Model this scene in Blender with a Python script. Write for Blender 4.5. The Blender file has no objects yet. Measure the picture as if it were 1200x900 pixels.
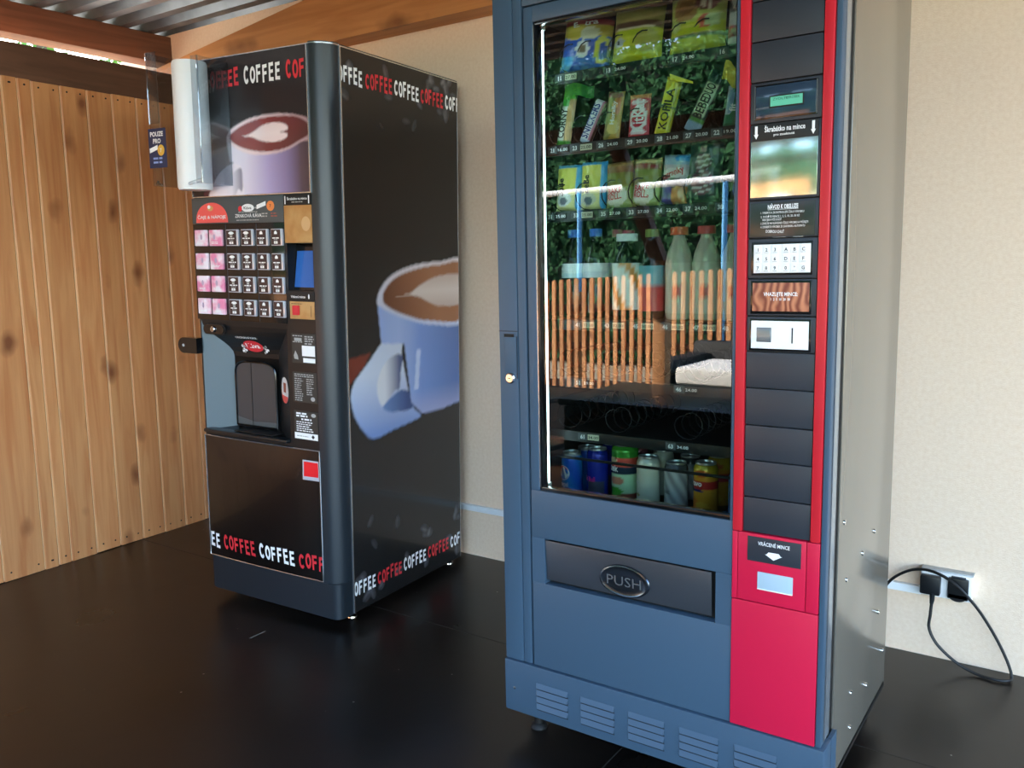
import bpy, bmesh, math, random
from mathutils import Vector, Matrix, Euler
random.seed(7)
SC = bpy.context.scene
COL = SC.collection
PI = math.pi

# ------------------------------------------------------------------ colours / materials
def lin(c):
    c /= 255.0
    return c / 12.92 if c <= 0.04045 else ((c + 0.055) / 1.055) ** 2.4
def rgb(r, g, b): return (lin(r), lin(g), lin(b), 1.0)
def hx(s): return rgb(int(s[0:2], 16), int(s[2:4], 16), int(s[4:6], 16))

def setin(b, name, val):
    if name in b.inputs: b.inputs[name].default_value = val
def mat(name, col, rough=0.5, metal=0.0, spec=0.5, coat=0.0, coat_rough=0.05, emit=None, estr=0.0, noise=None, bump=None, alpha=None, trans=None, ior=1.45):
    m = bpy.data.materials.new(name); m.use_nodes = True
    nt = m.node_tree; b = nt.nodes['Principled BSDF']
    c = hx(col) if isinstance(col, str) else col
    setin(b, 'Base Color', c); setin(b, 'Roughness', rough); setin(b, 'Metallic', metal)
    setin(b, 'Specular IOR Level', spec); setin(b, 'Coat Weight', coat); setin(b, 'Coat Roughness', coat_rough); setin(b, 'IOR', ior)
    if trans is not None: setin(b, 'Transmission Weight', trans)
    if alpha is not None: setin(b, 'Alpha', alpha)
    if emit:
        setin(b, 'Emission Color', hx(emit)); setin(b, 'Emission Strength', estr)
    if noise or bump:
        tc = nt.nodes.new('ShaderNodeTexCoord')
    if noise:                        # (scale, second colour, contrast low, contrast high)
        n = nt.nodes.new('ShaderNodeTexNoise'); n.inputs['Scale'].default_value = noise[0]; n.inputs['Detail'].default_value = 5
        nt.links.new(tc.outputs['Object'], n.inputs['Vector'])
        r = nt.nodes.new('ShaderNodeValToRGB'); r.color_ramp.elements[0].position = noise[2]; r.color_ramp.elements[1].position = noise[3]
        r.color_ramp.elements[0].color = c; r.color_ramp.elements[1].color = hx(noise[1])
        nt.links.new(n.outputs['Fac'], r.inputs['Fac']); nt.links.new(r.outputs['Color'], b.inputs['Base Color'])
    if bump:                         # (scale, strength, distance)
        n2 = nt.nodes.new('ShaderNodeTexNoise'); n2.inputs['Scale'].default_value = bump[0]; n2.inputs['Detail'].default_value = 4
        nt.links.new(tc.outputs['Object'], n2.inputs['Vector'])
        bp = nt.nodes.new('ShaderNodeBump'); bp.inputs['Strength'].default_value = bump[1]; bp.inputs['Distance'].default_value = bump[2]
        nt.links.new(n2.outputs['Fac'], bp.inputs['Height']); nt.links.new(bp.outputs['Normal'], b.inputs['Normal'])
    return m

def print_mat(name, rough=0.3, coat=0.0, spec=0.5, metal=0.0):
    m = mat(name, '808080', rough, metal, spec, coat)
    nt = m.node_tree; a = nt.nodes.new('ShaderNodeAttribute'); a.attribute_name = 'Print'
    nt.links.new(a.outputs['Color'], nt.nodes['Principled BSDF'].inputs['Base Color'])
    return m

def glass_mat(name, tint, refl=1.0, rough=0.0, ior=1.5, white=0.0):
    m = bpy.data.materials.new(name); m.use_nodes = True
    nt = m.node_tree; nt.nodes.clear()
    out = nt.nodes.new('ShaderNodeOutputMaterial'); mx = nt.nodes.new('ShaderNodeMixShader')
    t = nt.nodes.new('ShaderNodeBsdfTransparent'); t.inputs['Color'].default_value = hx(tint)
    g = nt.nodes.new('ShaderNodeBsdfGlossy'); g.inputs['Roughness'].default_value = rough
    f = nt.nodes.new('ShaderNodeFresnel'); f.inputs['IOR'].default_value = ior
    k = nt.nodes.new('ShaderNodeMath'); k.operation = 'MULTIPLY'; k.inputs[1].default_value = refl; k.use_clamp = True
    geo = nt.nodes.new('ShaderNodeNewGeometry'); fr = nt.nodes.new('ShaderNodeMath'); fr.operation = 'SUBTRACT'; fr.inputs[0].default_value = 1.0
    nt.links.new(geo.outputs['Backfacing'], fr.inputs[1]); k2 = nt.nodes.new('ShaderNodeMath'); k2.operation = 'MULTIPLY'   # only the entry face mirrors
    nt.links.new(f.outputs['Fac'], k.inputs[0]); nt.links.new(k.outputs[0], k2.inputs[0]); nt.links.new(fr.outputs[0], k2.inputs[1]); nt.links.new(k2.outputs[0], mx.inputs['Fac'])
    nt.links.new(t.outputs[0], mx.inputs[1]); nt.links.new(g.outputs[0], mx.inputs[2])
    nt.links.new(mx.outputs[0], out.inputs['Surface'])
    return m

def wood_mat(name, light, dark, knot, rough=0.45, scale=1.0, axis='Z', bumpy=0.15, coat=0.0):
    """grain runs along the given object axis; each board differs through its object random number"""
    m = bpy.data.materials.new(name); m.use_nodes = True
    nt = m.node_tree; b = nt.nodes['Principled BSDF']; N = nt.nodes.new; L = nt.links.new
    setin(b, 'Roughness', rough); setin(b, 'Coat Weight', coat); setin(b, 'Coat Roughness', 0.25)
    tc = N('ShaderNodeTexCoord'); oi = N('ShaderNodeObjectInfo')
    off = N('ShaderNodeVectorMath'); off.operation = 'SCALE'; off.inputs[0].default_value = (13.0, 7.0, 29.0)
    L(oi.outputs['Random'], off.inputs['Scale'])
    ad = N('ShaderNodeVectorMath'); ad.operation = 'ADD'; L(tc.outputs['Object'], ad.inputs[0]); L(off.outputs[0], ad.inputs[1])
    mp = N('ShaderNodeMapping'); L(ad.outputs[0], mp.inputs['Vector'])
    s = {'X': (1.1, 16, 16), 'Y': (16, 1.1, 16), 'Z': (16, 16, 1.1)}[axis]
    mp.inputs['Scale'].default_value = tuple(q * scale for q in s)
    n = N('ShaderNodeTexNoise'); n.inputs['Scale'].default_value = 1.6; n.inputs['Detail'].default_value = 6; n.inputs['Distortion'].default_value = 1.2
    L(mp.outputs[0], n.inputs['Vector'])
    r = N('ShaderNodeValToRGB'); e = r.color_ramp.elements
    e[0].position = 0.32; e[0].color = hx(dark); e[1].position = 0.62; e[1].color = hx(light)
    L(n.outputs['Fac'], r.inputs['Fac'])
    # knots: stretched voronoi spots
    mp2 = N('ShaderNodeMapping'); L(ad.outputs[0], mp2.inputs['Vector'])
    s2 = {'X': (2.2, 7, 7), 'Y': (7, 2.2, 7), 'Z': (7, 7, 4.0)}[axis]
    mp2.inputs['Scale'].default_value = tuple(q * scale for q in s2)
    vo = N('ShaderNodeTexVoronoi'); vo.inputs['Scale'].default_value = 1.0; L(mp2.outputs[0], vo.inputs['Vector'])
    n3 = N('ShaderNodeTexNoise'); n3.inputs['Scale'].default_value = 9; L(ad.outputs[0], n3.inputs['Vector'])
    sm = N('ShaderNodeMath'); sm.operation = 'MULTIPLY_ADD'; sm.inputs[1].default_value = 0.35; L(n3.outputs['Fac'], sm.inputs[0]); L(vo.outputs['Distance'], sm.inputs[2])
    kr = N('ShaderNodeValToRGB'); k = kr.color_ramp.elements
    k[0].position = 0.22; k[0].color = (1, 1, 1, 1); k[1].position = 0.40; k[1].color = (0, 0, 0, 1)
    L(sm.outputs[0], kr.inputs['Fac'])
    mx = N('ShaderNodeMix'); mx.data_type = 'RGBA'; mx.inputs['B'].default_value = hx(knot)
    L(kr.outputs['Color'], mx.inputs['Factor']); L(r.outputs['Color'], mx.inputs['A'])
    hv = N('ShaderNodeHueSaturation'); vr = N('ShaderNodeMapRange'); vr.inputs['To Min'].default_value = 0.86; vr.inputs['To Max'].default_value = 1.12
    L(oi.outputs['Random'], vr.inputs['Value']); L(vr.outputs[0], hv.inputs['Value']); L(mx.outputs['Result'], hv.inputs['Color'])
    L(hv.outputs[0], b.inputs['Base Color'])
    bp = N('ShaderNodeBump'); bp.inputs['Strength'].default_value = bumpy; bp.inputs['Distance'].default_value = 0.002
    L(n.outputs['Fac'], bp.inputs['Height']); L(bp.outputs['Normal'], b.inputs['Normal'])
    return m

# ------------------------------------------------------------------ mesh builder
_tcache = {}
def text_shape(s, bold):
    key = (s, bold)
    if key in _tcache: return _tcache[key]
    cu = bpy.data.curves.new('t', 'FONT'); cu.body = s; cu.resolution_u = 2; cu.offset = bold
    o = bpy.data.objects.new('t', cu); COL.objects.link(o)
    bpy.context.view_layer.update()
    me = bpy.data.meshes.new_from_object(o.evaluated_get(bpy.context.evaluated_depsgraph_get()))
    vs = [(v.co.x, v.co.y) for v in me.vertices]; fs = [tuple(p.vertices) for p in me.polygons]
    bpy.data.objects.remove(o); bpy.data.curves.remove(cu); bpy.data.meshes.remove(me)
    if vs:
        x0 = min(v[0] for v in vs); x1 = max(v[0] for v in vs)
        vs = [(v[0] - x0, v[1]) for v in vs]
        w = x1 - x0
    else: w = 0
    _tcache[key] = (vs, fs, w)
    return _tcache[key]

def clip_poly(p, x0, x1):
    for sgn, lim in ((1, x0), (-1, x1)):
        q = []
        for i in range(len(p)):
            a, b = p[i - 1], p[i]
            ia = sgn * (a[0] - lim) >= 0; ib = sgn * (b[0] - lim) >= 0
            if ia != ib:
                t = (lim - a[0]) / (b[0] - a[0]); q.append((lim, a[1] + t * (b[1] - a[1])))
            if ib: q.append(b)
        p = q
        if len(p) < 3: return []
    return p

class MB:
    def __init__(s): s.v = []; s.f = []; s.m = []; s.mats = []; s.c = {}
    def mi(s, m):
        if m not in s.mats: s.mats.append(m)
        return s.mats.index(m)
    def add(s, vs, fs, m):
        o = len(s.v); i = s.mi(m); s.v += [tuple(p) for p in vs]
        for f in fs: s.f.append(tuple(o + k for k in f)); s.m.append(i)
        return o
    def bm(s, b, m, M=None):
        b.verts.index_update()
        vs = [(M @ v.co if M else v.co)[:] for v in b.verts]
        s.add(vs, [[v.index for v in f.verts] for f in b.faces], m); b.free()
        return s
    def box(s, x0, x1, y0, y1, z0, z1, m, bev=0.0, seg=2, M=None):
        b = bmesh.new(); bmesh.ops.create_cube(b, size=1.0)
        for v in b.verts: v.co = Vector((x0 + (v.co.x + .5) * (x1 - x0), y0 + (v.co.y + .5) * (y1 - y0), z0 + (v.co.z + .5) * (z1 - z0)))
        if bev: bmesh.ops.bevel(b, geom=b.edges[:], offset=bev, segments=seg, profile=.6, affect='EDGES')
        return s.bm(b, m, M)
    def prism(s, poly, h0, h1, m, axis='z', caps=True):
        n = len(poly)
        def P(a, b, h): return {'z': (a, b, h), 'y': (a, h, b), 'x': (h, a, b)}[axis]
        vs = [P(a, b, h0) for a, b in poly] + [P(a, b, h1) for a, b in poly]
        fs = [(i, (i + 1) % n, n + (i + 1) % n, n + i) for i in range(n)]
        if caps: fs += [tuple(range(n - 1, -1, -1)), tuple(range(n, 2 * n))]
        s.add(vs, fs, m); return s
    def tube(s, path, r, m, n=8, cap=True, closed=False):
        P = [Vector(p) for p in path]; R = r if hasattr(r, '__len__') else [r] * len(P)
        vs = []; up = None
        for i, p in enumerate(P):
            if closed: t = P[(i + 1) % len(P)] - P[i - 1]
            else: t = P[min(i + 1, len(P) - 1)] - P[max(i - 1, 0)]
            t.normalize()
            if up is None: up = t.orthogonal().normalized()
            up = (up - t * up.dot(t)); up = up.normalized() if up.length > 1e-6 else t.orthogonal().normalized()
            bn = t.cross(up)
            for k in range(n):
                a = 2 * PI * k / n; vs.append(p + (up * math.cos(a) + bn * math.sin(a)) * R[i])
        fs = []; L = len(P)
        for i in range(L if closed else L - 1):
            j = (i + 1) % L
            for k in range(n): fs.append((i * n + k, i * n + (k + 1) % n, j * n + (k + 1) % n, j * n + k))
        if cap and not closed: fs += [tuple(range(n - 1, -1, -1)), tuple((L - 1) * n + k for k in range(n))]
        s.add(vs, fs, m); return s
    def lathe(s, prof, m, c=(0, 0, 0), n=24, axis='z', scale=(1, 1)):
        vs = []; fs = []; k = len(prof)
        for i in range(n):
            a = 2 * PI * i / n
            for r, z in prof:
                x, y = r * math.cos(a) * scale[0], r * math.sin(a) * scale[1]
                p = {'z': (x, y, z), 'y': (x, z, y), 'x': (z, x, y)}[axis]
                vs.append((p[0] + c[0], p[1] + c[1], p[2] + c[2]))
        for i in range(n):
            j = (i + 1) % n
            for q in range(k - 1): fs.append((i * k + q, j * k + q, j * k + q + 1, i * k + q + 1))
        fs.append(tuple(i * k for i in range(n - 1, -1, -1))); fs.append(tuple(i * k + k - 1 for i in range(n)))
        s.add(vs, fs, m); return s
    def flat(s, pts, m, fr):                       # a 2-D polygon laid on a surface by fr(x, z)
        s.add([fr(*p) for p in pts], [tuple(range(len(pts)))], m); return s
    def rect(s, x0, x1, z0, z1, m, fr): return s.flat([(x0, z0), (x1, z0), (x1, z1), (x0, z1)], m, fr)
    def disc(s, x, z, rx, rz, m, fr, n=24, a0=0, a1=2 * PI):
        full = abs(a1 - a0 - 2 * PI) < 1e-6
        return s.flat([(x + rx * math.cos(a0 + (a1 - a0) * i / (n if full else n - 1)), z + rz * math.sin(a0 + (a1 - a0) * i / (n if full else n - 1))) for i in range(n)], m, fr)
    def text(s, t, x, z, h, m, fr, w=None, align='c', bold=0.012, rot=0.0):
        vs, fs, tw = text_shape(t, bold)
        if not vs: return s
        k = h / 0.72; kx = k if w is None else w / tw
        ox = {'c': -tw * kx / 2, 'l': 0, 'r': -tw * kx}[align]
        ca, sa = math.cos(rot), math.sin(rot)
        P = [(a * kx + ox, b * k) for a, b in vs]
        s.add([fr(x + a * ca - b * sa, z + a * sa + b * ca) for a, b in P], fs, m); return s
    def lines(s, x0, x1, zs, h, m, fr, rnd=None, ragged=0.25):   # unreadably small print: words as dashes
        rn = rnd or random
        for z in zs:
            x = x0; end = x1 - rn.random() * ragged * (x1 - x0)
            while x < end:
                w = min(h * rn.uniform(1.5, 4.5), end - x); s.rect(x, x + w, z, z + h, m, fr); x += w + h * 0.8
        return s
    def grid(s, nu, nv, fn, m):                    # fn(u, v) -> point, colour
        vs = []; cs = []
        for j in range(nv + 1):
            for i in range(nu + 1):
                p, c = fn(i / nu, j / nv); vs.append(p); cs.append(c)
        fs = [(j * (nu + 1) + i, j * (nu + 1) + i + 1, (j + 1) * (nu + 1) + i + 1, (j + 1) * (nu + 1) + i) for j in range(nv) for i in range(nu)]
        o = s.add(vs, fs, m)
        for k, c in enumerate(cs): s.c[o + k] = c
        return s
    def build(s, name, parent=None, smooth=35, M=None):
        me = bpy.data.meshes.new(name); me.from_pydata(s.v, [], s.f)
        for m in s.mats: me.materials.append(m)
        me.polygons.foreach_set('material_index', s.m)
        if s.c:
            a = me.color_attributes.new('Print', 'FLOAT_COLOR', 'POINT')
            buf = []
            for i in range(len(s.v)): buf += list(s.c.get(i, (0.5, 0.5, 0.5, 1)))
            a.data.foreach_set('color', buf)
        me.update()
        if smooth:
            me.shade_smooth(); me.set_sharp_from_angle(angle=math.radians(smooth))
        o = bpy.data.objects.new(name, me); COL.objects.link(o)
        if parent: o.parent = parent
        if M is not None: o.matrix_world = M
        return o

def tag(o, label=None, cat=None, group=None, kind=None):
    if label: o['label'] = label
    if cat: o['category'] = cat
    if group: o['group'] = group
    if kind: o['kind'] = kind
    return o
def empty(name, label, cat, M=None, loc=None, group=None):
    o = bpy.data.objects.new(name, None); COL.objects.link(o); o.empty_display_size = 0.05
    if M is not None: o.matrix_world = M
    if loc is not None: o.location = loc
    return tag(o, label, cat, group)
def bezier(pts, n=10):
    P = [Vector(p) for p in pts]; out = []
    for i in range(len(P) - 1):
        p0 = P[max(i - 1, 0)]; p1 = P[i]; p2 = P[i + 1]; p3 = P[min(i + 2, len(P) - 1)]
        for k in range(n):
            t = k / n
            out.append(0.5 * ((2 * p1) + (p2 - p0) * t + (2 * p0 - 5 * p1 + 4 * p2 - p3) * t * t + (3 * p1 - p0 - 3 * p2 + p3) * t ** 3))
    out.append(P[-1]); return out
_bb = {}
def inpoly(x, y, P):
    q = _bb.get(id(P))
    if q is None: q = _bb[id(P)] = (min(a for a, b in P), max(a for a, b in P), min(b for a, b in P), max(b for a, b in P))
    if x < q[0] or x > q[1] or y < q[2] or y > q[3]: return False
    c = False; j = len(P) - 1
    for i in range(len(P)):
        if (P[i][1] > y) != (P[j][1] > y) and x < (P[j][0] - P[i][0]) * (y - P[i][1]) / (P[j][1] - P[i][1]) + P[i][0]: c = not c
        j = i
    return c
def smooth_poly(P, n=4):
    N = len(P); out = []
    for i in range(N):
        p0, p1, p2, p3 = P[i - 1], P[i], P[(i + 1) % N], P[(i + 2) % N]
        for k in range(n):
            t = k / n
            out.append(tuple(0.5 * (2 * p1[q] + (p2[q] - p0[q]) * t + (2 * p0[q] - 5 * p1[q] + 4 * p2[q] - p3[q]) * t * t + (3 * p1[q] - p0[q] - 3 * p2[q] + p3[q]) * t ** 3) for q in (0, 1)))
    return out
def mixc(a, b, t):
    t = max(0.0, min(1.0, t)); return tuple(a[i] + (b[i] - a[i]) * t for i in range(3)) + (1.0,)

# ------------------------------------------------------------------ material library
M_ = {}
M_['wall'] = mat('cream stucco', 'F3DAC2', 0.9, spec=0.2, noise=(90, 'EBCFB4', .35, .75), bump=(260, 0.35, 0.003))
M_['pine'] = wood_mat('varnished pine', 'DC9A64', 'C87E4C', '8A5030', 0.42, 1.0, 'Z', 0.12)
M_['lit_edge'] = mat('pale lit edge strip', 'F0CFA0', .6)
M_['beam'] = wood_mat('brown stained beam', '75503C', '5E3F2E', '46291A', 0.6, 0.8, 'Y', 0.2)
M_['ledger'] = wood_mat('orange brown ledger', 'CC8A50', 'B5733C', '8A5228', 0.55, 0.8, 'X', 0.2)
M_['picket'] = wood_mat('orange stained picket', 'DFA068', 'C08050', '8A5632', 0.6, 1.0, 'Z', 0.2)
M_['steel_roof'] = mat('galvanised sheet', '76818E', 0.4, 0.75, noise=(9, '616C78', .3, .7))
M_['black_gloss'] = mat('black gloss plastic', '0B0C0E', 0.16, coat=0.3)
M_['black_satin'] = mat('black satin plastic', '16181B', 0.32)
M_['black_matt'] = mat('black matt', '0A0B0C', 0.6)
M_['bull'] = mat('black lacquered column', '1C252D', 0.36, spec=0.7)
M_['charcoal'] = mat('charcoal panel', '2B3038', 0.4)
M_['menu'] = mat('menu strip grey', '4A5154', 0.35)
M_['silver'] = mat('bright trim', 'D6D9DC', 0.22, 0.9)
M_['chrome'] = mat('chrome', 'E4E6E8', 0.12, 1.0)
M_['white'] = mat('white plastic', 'F1F2F2', 0.4)
M_['ink_w'] = mat('white print', 'F2F3F4', 0.45)
M_['ink_g'] = mat('grey print', 'A9AAA8', 0.5)
M_['ink_k'] = mat('black print', '191A1C', 0.5)
M_['ink_r'] = mat('red print', 'D9323C', 0.45)
M_['sign_red'] = mat('coral red print', 'F0605A', 0.4)
M_['blue'] = mat('blue grey powder coat', '3C5266', 0.42, spec=0.45, bump=(700, 0.05, 0.001))
M_['blue_d'] = mat('blue grey seam and louvre shade', '1B242E', 0.5)
M_['red'] = mat('crimson panel', 'CB1A40', 0.36, spec=0.45)
M_['red_strip'] = mat('crimson strip', 'C3222F', 0.34)
M_['grey_side'] = mat('taupe metal side', '8D877C', 0.2, 0.55)
M_['liner'] = mat('dark liner', '202326', 0.5)
M_['shelf'] = mat('black shelf metal', '15181A', 0.4)
M_['wire'] = mat('dark wire', '1C1E20', 0.35, 0.5)
M_['smoke'] = mat('smoked window', '3A3D42', 0.18, coat=0.5)
M_['paper'] = mat('dark notice paper', '3A3531', 0.55)
M_['kraft'] = mat('worn kraft label', 'C99A62', 0.55, noise=(16, 'B98249', .4, .62))
M_['scratch'] = mat('scratched steel pad', 'C9D4C6', 0.16, 0.9, noise=(20, 'AEB8A8', .4, .65))
M_['lcd'] = mat('green lcd', '5BB093', 0.3, emit='5BB093', estr=0.04)
M_['touch'] = mat('blue glass screen', '2C5FA8', 0.08, emit='3468B8', estr=0.03)
M_['swirl'] = None
M_['print'] = print_mat('printed sheet', 0.2, coat=0.25)
M_['film'] = print_mat('printed film wrapper', 0.28, spec=0.6)
M_['canprint'] = print_mat('printed can', 0.25, metal=0.25)
M_['alu'] = mat('aluminium', 'B9BBBC', 0.3, 0.9)
M_['pane'] = glass_mat('clear vending glass', 'DFE8E5', 2.1, 0.0, 1.55)
M_['acryl'] = glass_mat('clear acrylic', 'E9EDF0', 3.0, 0.04, 1.45)
M_['pet'] = glass_mat('clear bottle plastic', 'C9DAD6', 1.3, 0.05, 1.45)
M_['lamp'] = mat('lamp tube', 'E8FBFF', 0.4, emit='DDF6FF', estr=3.0)
M_['cable'] = mat('black cable', '101113', 0.45)
M_['leafA'] = mat('dark green leaf', '2F5A38', 0.8, spec=0.15, noise=(3, '1E4328', .35, .7))
M_['leafB'] = mat('light green leaf', '5E8B45', 0.8, spec=0.15, noise=(3, '3E6B35', .35, .7))
M_['bark'] = mat('tree bark', '4E4034', 0.9, bump=(30, .6, .02))
M_['ground'] = mat('pale gravel', 'B8AA94', 0.95, noise=(14, '9C8F7B', .3, .7), bump=(120, .5, .01))
M_['rattan'] = mat('black rattan', '17191C', 0.55, bump=(160, .6, .004))
M_['cushion'] = mat('white cushion', 'E6E6E2', 0.8)
M_['bluepaint'] = mat('light blue paint', '5FA8DE', 0.4)
M_['whitepaint'] = mat('white paint', 'F2F4F4', 0.35)

def swirl():
    m = mat('brown swirled print', '9B4F38', 0.35); nt = m.node_tree
    w = nt.nodes.new('ShaderNodeTexWave'); w.inputs['Scale'].default_value = 22; w.inputs['Distortion'].default_value = 9; w.inputs['Detail'].default_value = 1.5
    tc = nt.nodes.new('ShaderNodeTexCoord'); nt.links.new(tc.outputs['Object'], w.inputs['Vector'])
    r = nt.nodes.new('ShaderNodeValToRGB'); r.color_ramp.elements[0].color = hx('7C3D2E'); r.color_ramp.elements[1].color = hx('C4805E')
    nt.links.new(w.outputs['Fac'], r.inputs['Fac']); nt.links.new(r.outputs['Color'], nt.nodes['Principled BSDF'].inputs['Base Color'])
    return m
M_['swirl'] = swirl()
def pinky():
    m = mat('pink drink card', 'F4C6DC', 0.25, coat=.4); nt = m.node_tree
    n = nt.nodes.new('ShaderNodeTexNoise'); n.inputs['Scale'].default_value = 26
    tc = nt.nodes.new('ShaderNodeTexCoord'); nt.links.new(tc.outputs['Object'], n.inputs['Vector'])
    oi = nt.nodes.new('ShaderNodeObjectInfo'); n.noise_dimensions = '4D'; mu = nt.nodes.new('ShaderNodeMath'); mu.operation = 'MULTIPLY'; mu.inputs[1].default_value = 30
    nt.links.new(oi.outputs['Random'], mu.inputs[0]); nt.links.new(mu.outputs[0], n.inputs['W'])
    r = nt.nodes.new('ShaderNodeValToRGB'); r.color_ramp.elements[0].position = .38; r.color_ramp.elements[1].position = .6
    r.color_ramp.elements[0].color = hx('EE8DB4'); r.color_ramp.elements[1].color = hx('F8EAF4')
    nt.links.new(n.outputs['Fac'], r.inputs['Fac']); nt.links.new(r.outputs['Color'], nt.nodes['Principled BSDF'].inputs['Base Color'])
    return m
M_['pink'] = pinky()
M_['mauve'] = mat('mauve print', 'B9A2BC', .5)
M_['card'] = mat('dark drink card', '3B2A2C', 0.25, coat=.4)
M_['card_edge'] = mat('clear card edge', 'C9CCDA', 0.15, 0.3)

def floor_mat():
    m = mat('black film faced board', '15120F', 0.3, spec=0.5); nt = m.node_tree; b = nt.nodes['Principled BSDF']; N = nt.nodes.new; L = nt.links.new
    tc = N('ShaderNodeTexCoord')
    n = N('ShaderNodeTexNoise'); n.inputs['Scale'].default_value = 2.2; n.inputs['Detail'].default_value = 8; L(tc.outputs['Object'], n.inputs['Vector'])
    r = N('ShaderNodeValToRGB'); r.color_ramp.elements[0].color = hx('100E0D'); r.color_ramp.elements[1].color = hx('231C17'); r.color_ramp.elements[0].position = .35; r.color_ramp.elements[1].position = .7
    L(n.outputs['Fac'], r.inputs['Fac'])
    vo = N('ShaderNodeTexVoronoi'); vo.inputs['Scale'].default_value = 9; L(tc.outputs['Object'], vo.inputs['Vector'])
    sp = N('ShaderNodeMath'); sp.operation = 'LESS_THAN'; sp.inputs[1].default_value = 0.028; L(vo.outputs['Distance'], sp.inputs[0])
    gate = N('ShaderNodeMath'); gate.operation = 'GREATER_THAN'; gate.inputs[1].default_value = .3
    sx = N('ShaderNodeSeparateColor'); L(vo.outputs['Color'], sx.inputs[0]); L(sx.outputs[0], gate.inputs[0])
    mm = N('ShaderNodeMath'); mm.operation = 'MULTIPLY'; L(sp.outputs[0], mm.inputs[0]); L(gate.outputs[0], mm.inputs[1])
    mx = N('ShaderNodeMix'); mx.data_type = 'RGBA'; mx.inputs['B'].default_value = hx('8A8780'); L(mm.outputs[0], mx.inputs['Factor']); L(r.outputs['Color'], mx.inputs['A'])
    L(mx.outputs['Result'], b.inputs['Base Color'])
    rr = N('ShaderNodeMapRange'); rr.inputs['To Min'].default_value = .2; rr.inputs['To Max'].default_value = .42; L(n.outputs['Fac'], rr.inputs['Value']); L(rr.outputs[0], b.inputs['Roughness'])
    n2 = N('ShaderNodeTexNoise'); n2.inputs['Scale'].default_value = 6; L(tc.outputs['Object'], n2.inputs['Vector'])
    bp = N('ShaderNodeBump'); bp.inputs['Strength'].default_value = .06; bp.inputs['Distance'].default_value = .01; L(n2.outputs['Fac'], bp.inputs['Height']); L(bp.outputs['Normal'], b.inputs['Normal'])
    return m
M_['floor'] = floor_mat()
M_['seam'] = mat('board seam', '2E2B28', 0.6)

# ------------------------------------------------------------------ the setting
def struct(o): return tag(o, kind='structure')
XL = -2.813; FY = -0.0417          # plank fence plane at the wall, and how fast it swings
def fence_x(y, z): return XL + y * math.tan(FY) + 0.0135 * z
b = MB(); b.box(-3.6, 3.2, 0.0, 0.15, -0.1, 2.9, M_['wall']); struct(b.build('wall_back'))
b = MB()
b.box(-3.4, 3.2, -3.45, 0.0, -0.05, 0.0, M_['floor'])
b.box(-2.9, 3.2, -0.5925, -0.5895, -0.001, 0.0006, M_['seam'])
b.box(-0.3345, -0.3315, -3.0, -0.5925, -0.001, 0.0006, M_['seam'])
b.box(-1.592, -1.5875, -0.985, -0.925, -0.001, 0.0006, mat('pale scratch', '77736C', .6))
struct(b.build('floor'))
b = MB(); b.box(-4.6, 3.2, -6.35, -3.45, -.06, -.001, mat('matt black terrace', '141414', .85, spec=.1)); struct(b.build('terrace_outside'))
b = MB(); b.box(-14, 10, -16, 3, -0.4, -0.16, M_['ground']); struct(b.build('ground_outside'))

# corrugated roof (ribs run along the back wall)
b = MB(); prof = []; y = 0.05; zr = 2.238
while y > -3.4:
    prof += [(y, zr), (y - .045, zr), (y - .062, zr + .032), (y - .113, zr + .032)]; y -= .13
vs = []; 
for (yy, zz) in prof: vs += [(-3.5, yy, zz), (2.6, yy, zz)]
b.add(vs, [(2 * i, 2 * i + 1, 2 * i + 3, 2 * i + 2) for i in range(len(prof) - 1)], M_['steel_roof'])
vs = [(x, yy, zz + .004) for x, yy, zz in vs]
b.add(vs, [(2 * i, 2 * i + 2, 2 * i + 3, 2 * i + 1) for i in range(len(prof) - 1)], M_['steel_roof'])
struct(b.build('ceiling', smooth=0))

b = MB(); b.box(-3.30, -3.18, -3.45, -0.0, 2.11, 2.236, M_['beam'], .004); struct(b.build('trim_1'))
b = MB()
M = Matrix.Translation((XL - .005, 0, 0)) @ Matrix.Rotation(-FY, 4, 'Z')
b.box(-.075, .0, -2.7, -0.0, 1.76, 1.975, M_['beam'], .003, M=M); struct(b.build('trim_2'))
# ledger along the back wall: its top edge runs down a little towards the left
b = MB()
for x0, x1 in ((-3.28, -2.16), (-2.16, 2.6)):
    zt0 = 2.06 if x0 < -3 else 2.2; zt1 = 2.2
    vs = [(x0, -.1, 2.022), (x1, -.1, 2.022), (x1, -.1, zt1), (x0, -.1, zt0), (x0, 0, 2.022), (x1, 0, 2.022), (x1, 0, zt1), (x0, 0, zt0)]
    b.add(vs, [(0, 1, 2, 3), (5, 4, 7, 6), (4, 5, 1, 0), (3, 2, 6, 7), (4, 0, 3, 7), (1, 5, 6, 2)], M_['ledger'])
struct(b.build('trim_3', smooth=0))
b = MB(); b.box(-2.165, -2.03, -3.42, 0.0, 2.2, 2.238, M_['beam'], .003); struct(b.build('trim_4'))
b = MB(); b.box(1.4, 1.53, -3.42, 0.0, 2.2, 2.238, M_['beam'], .003); struct(b.build('trim_5'))
b = MB(); b.box(-3.3, 2.6, -3.40, -3.30, 1.74, 1.86, M_['beam'], .004); struct(b.build('trim_6'))

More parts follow.
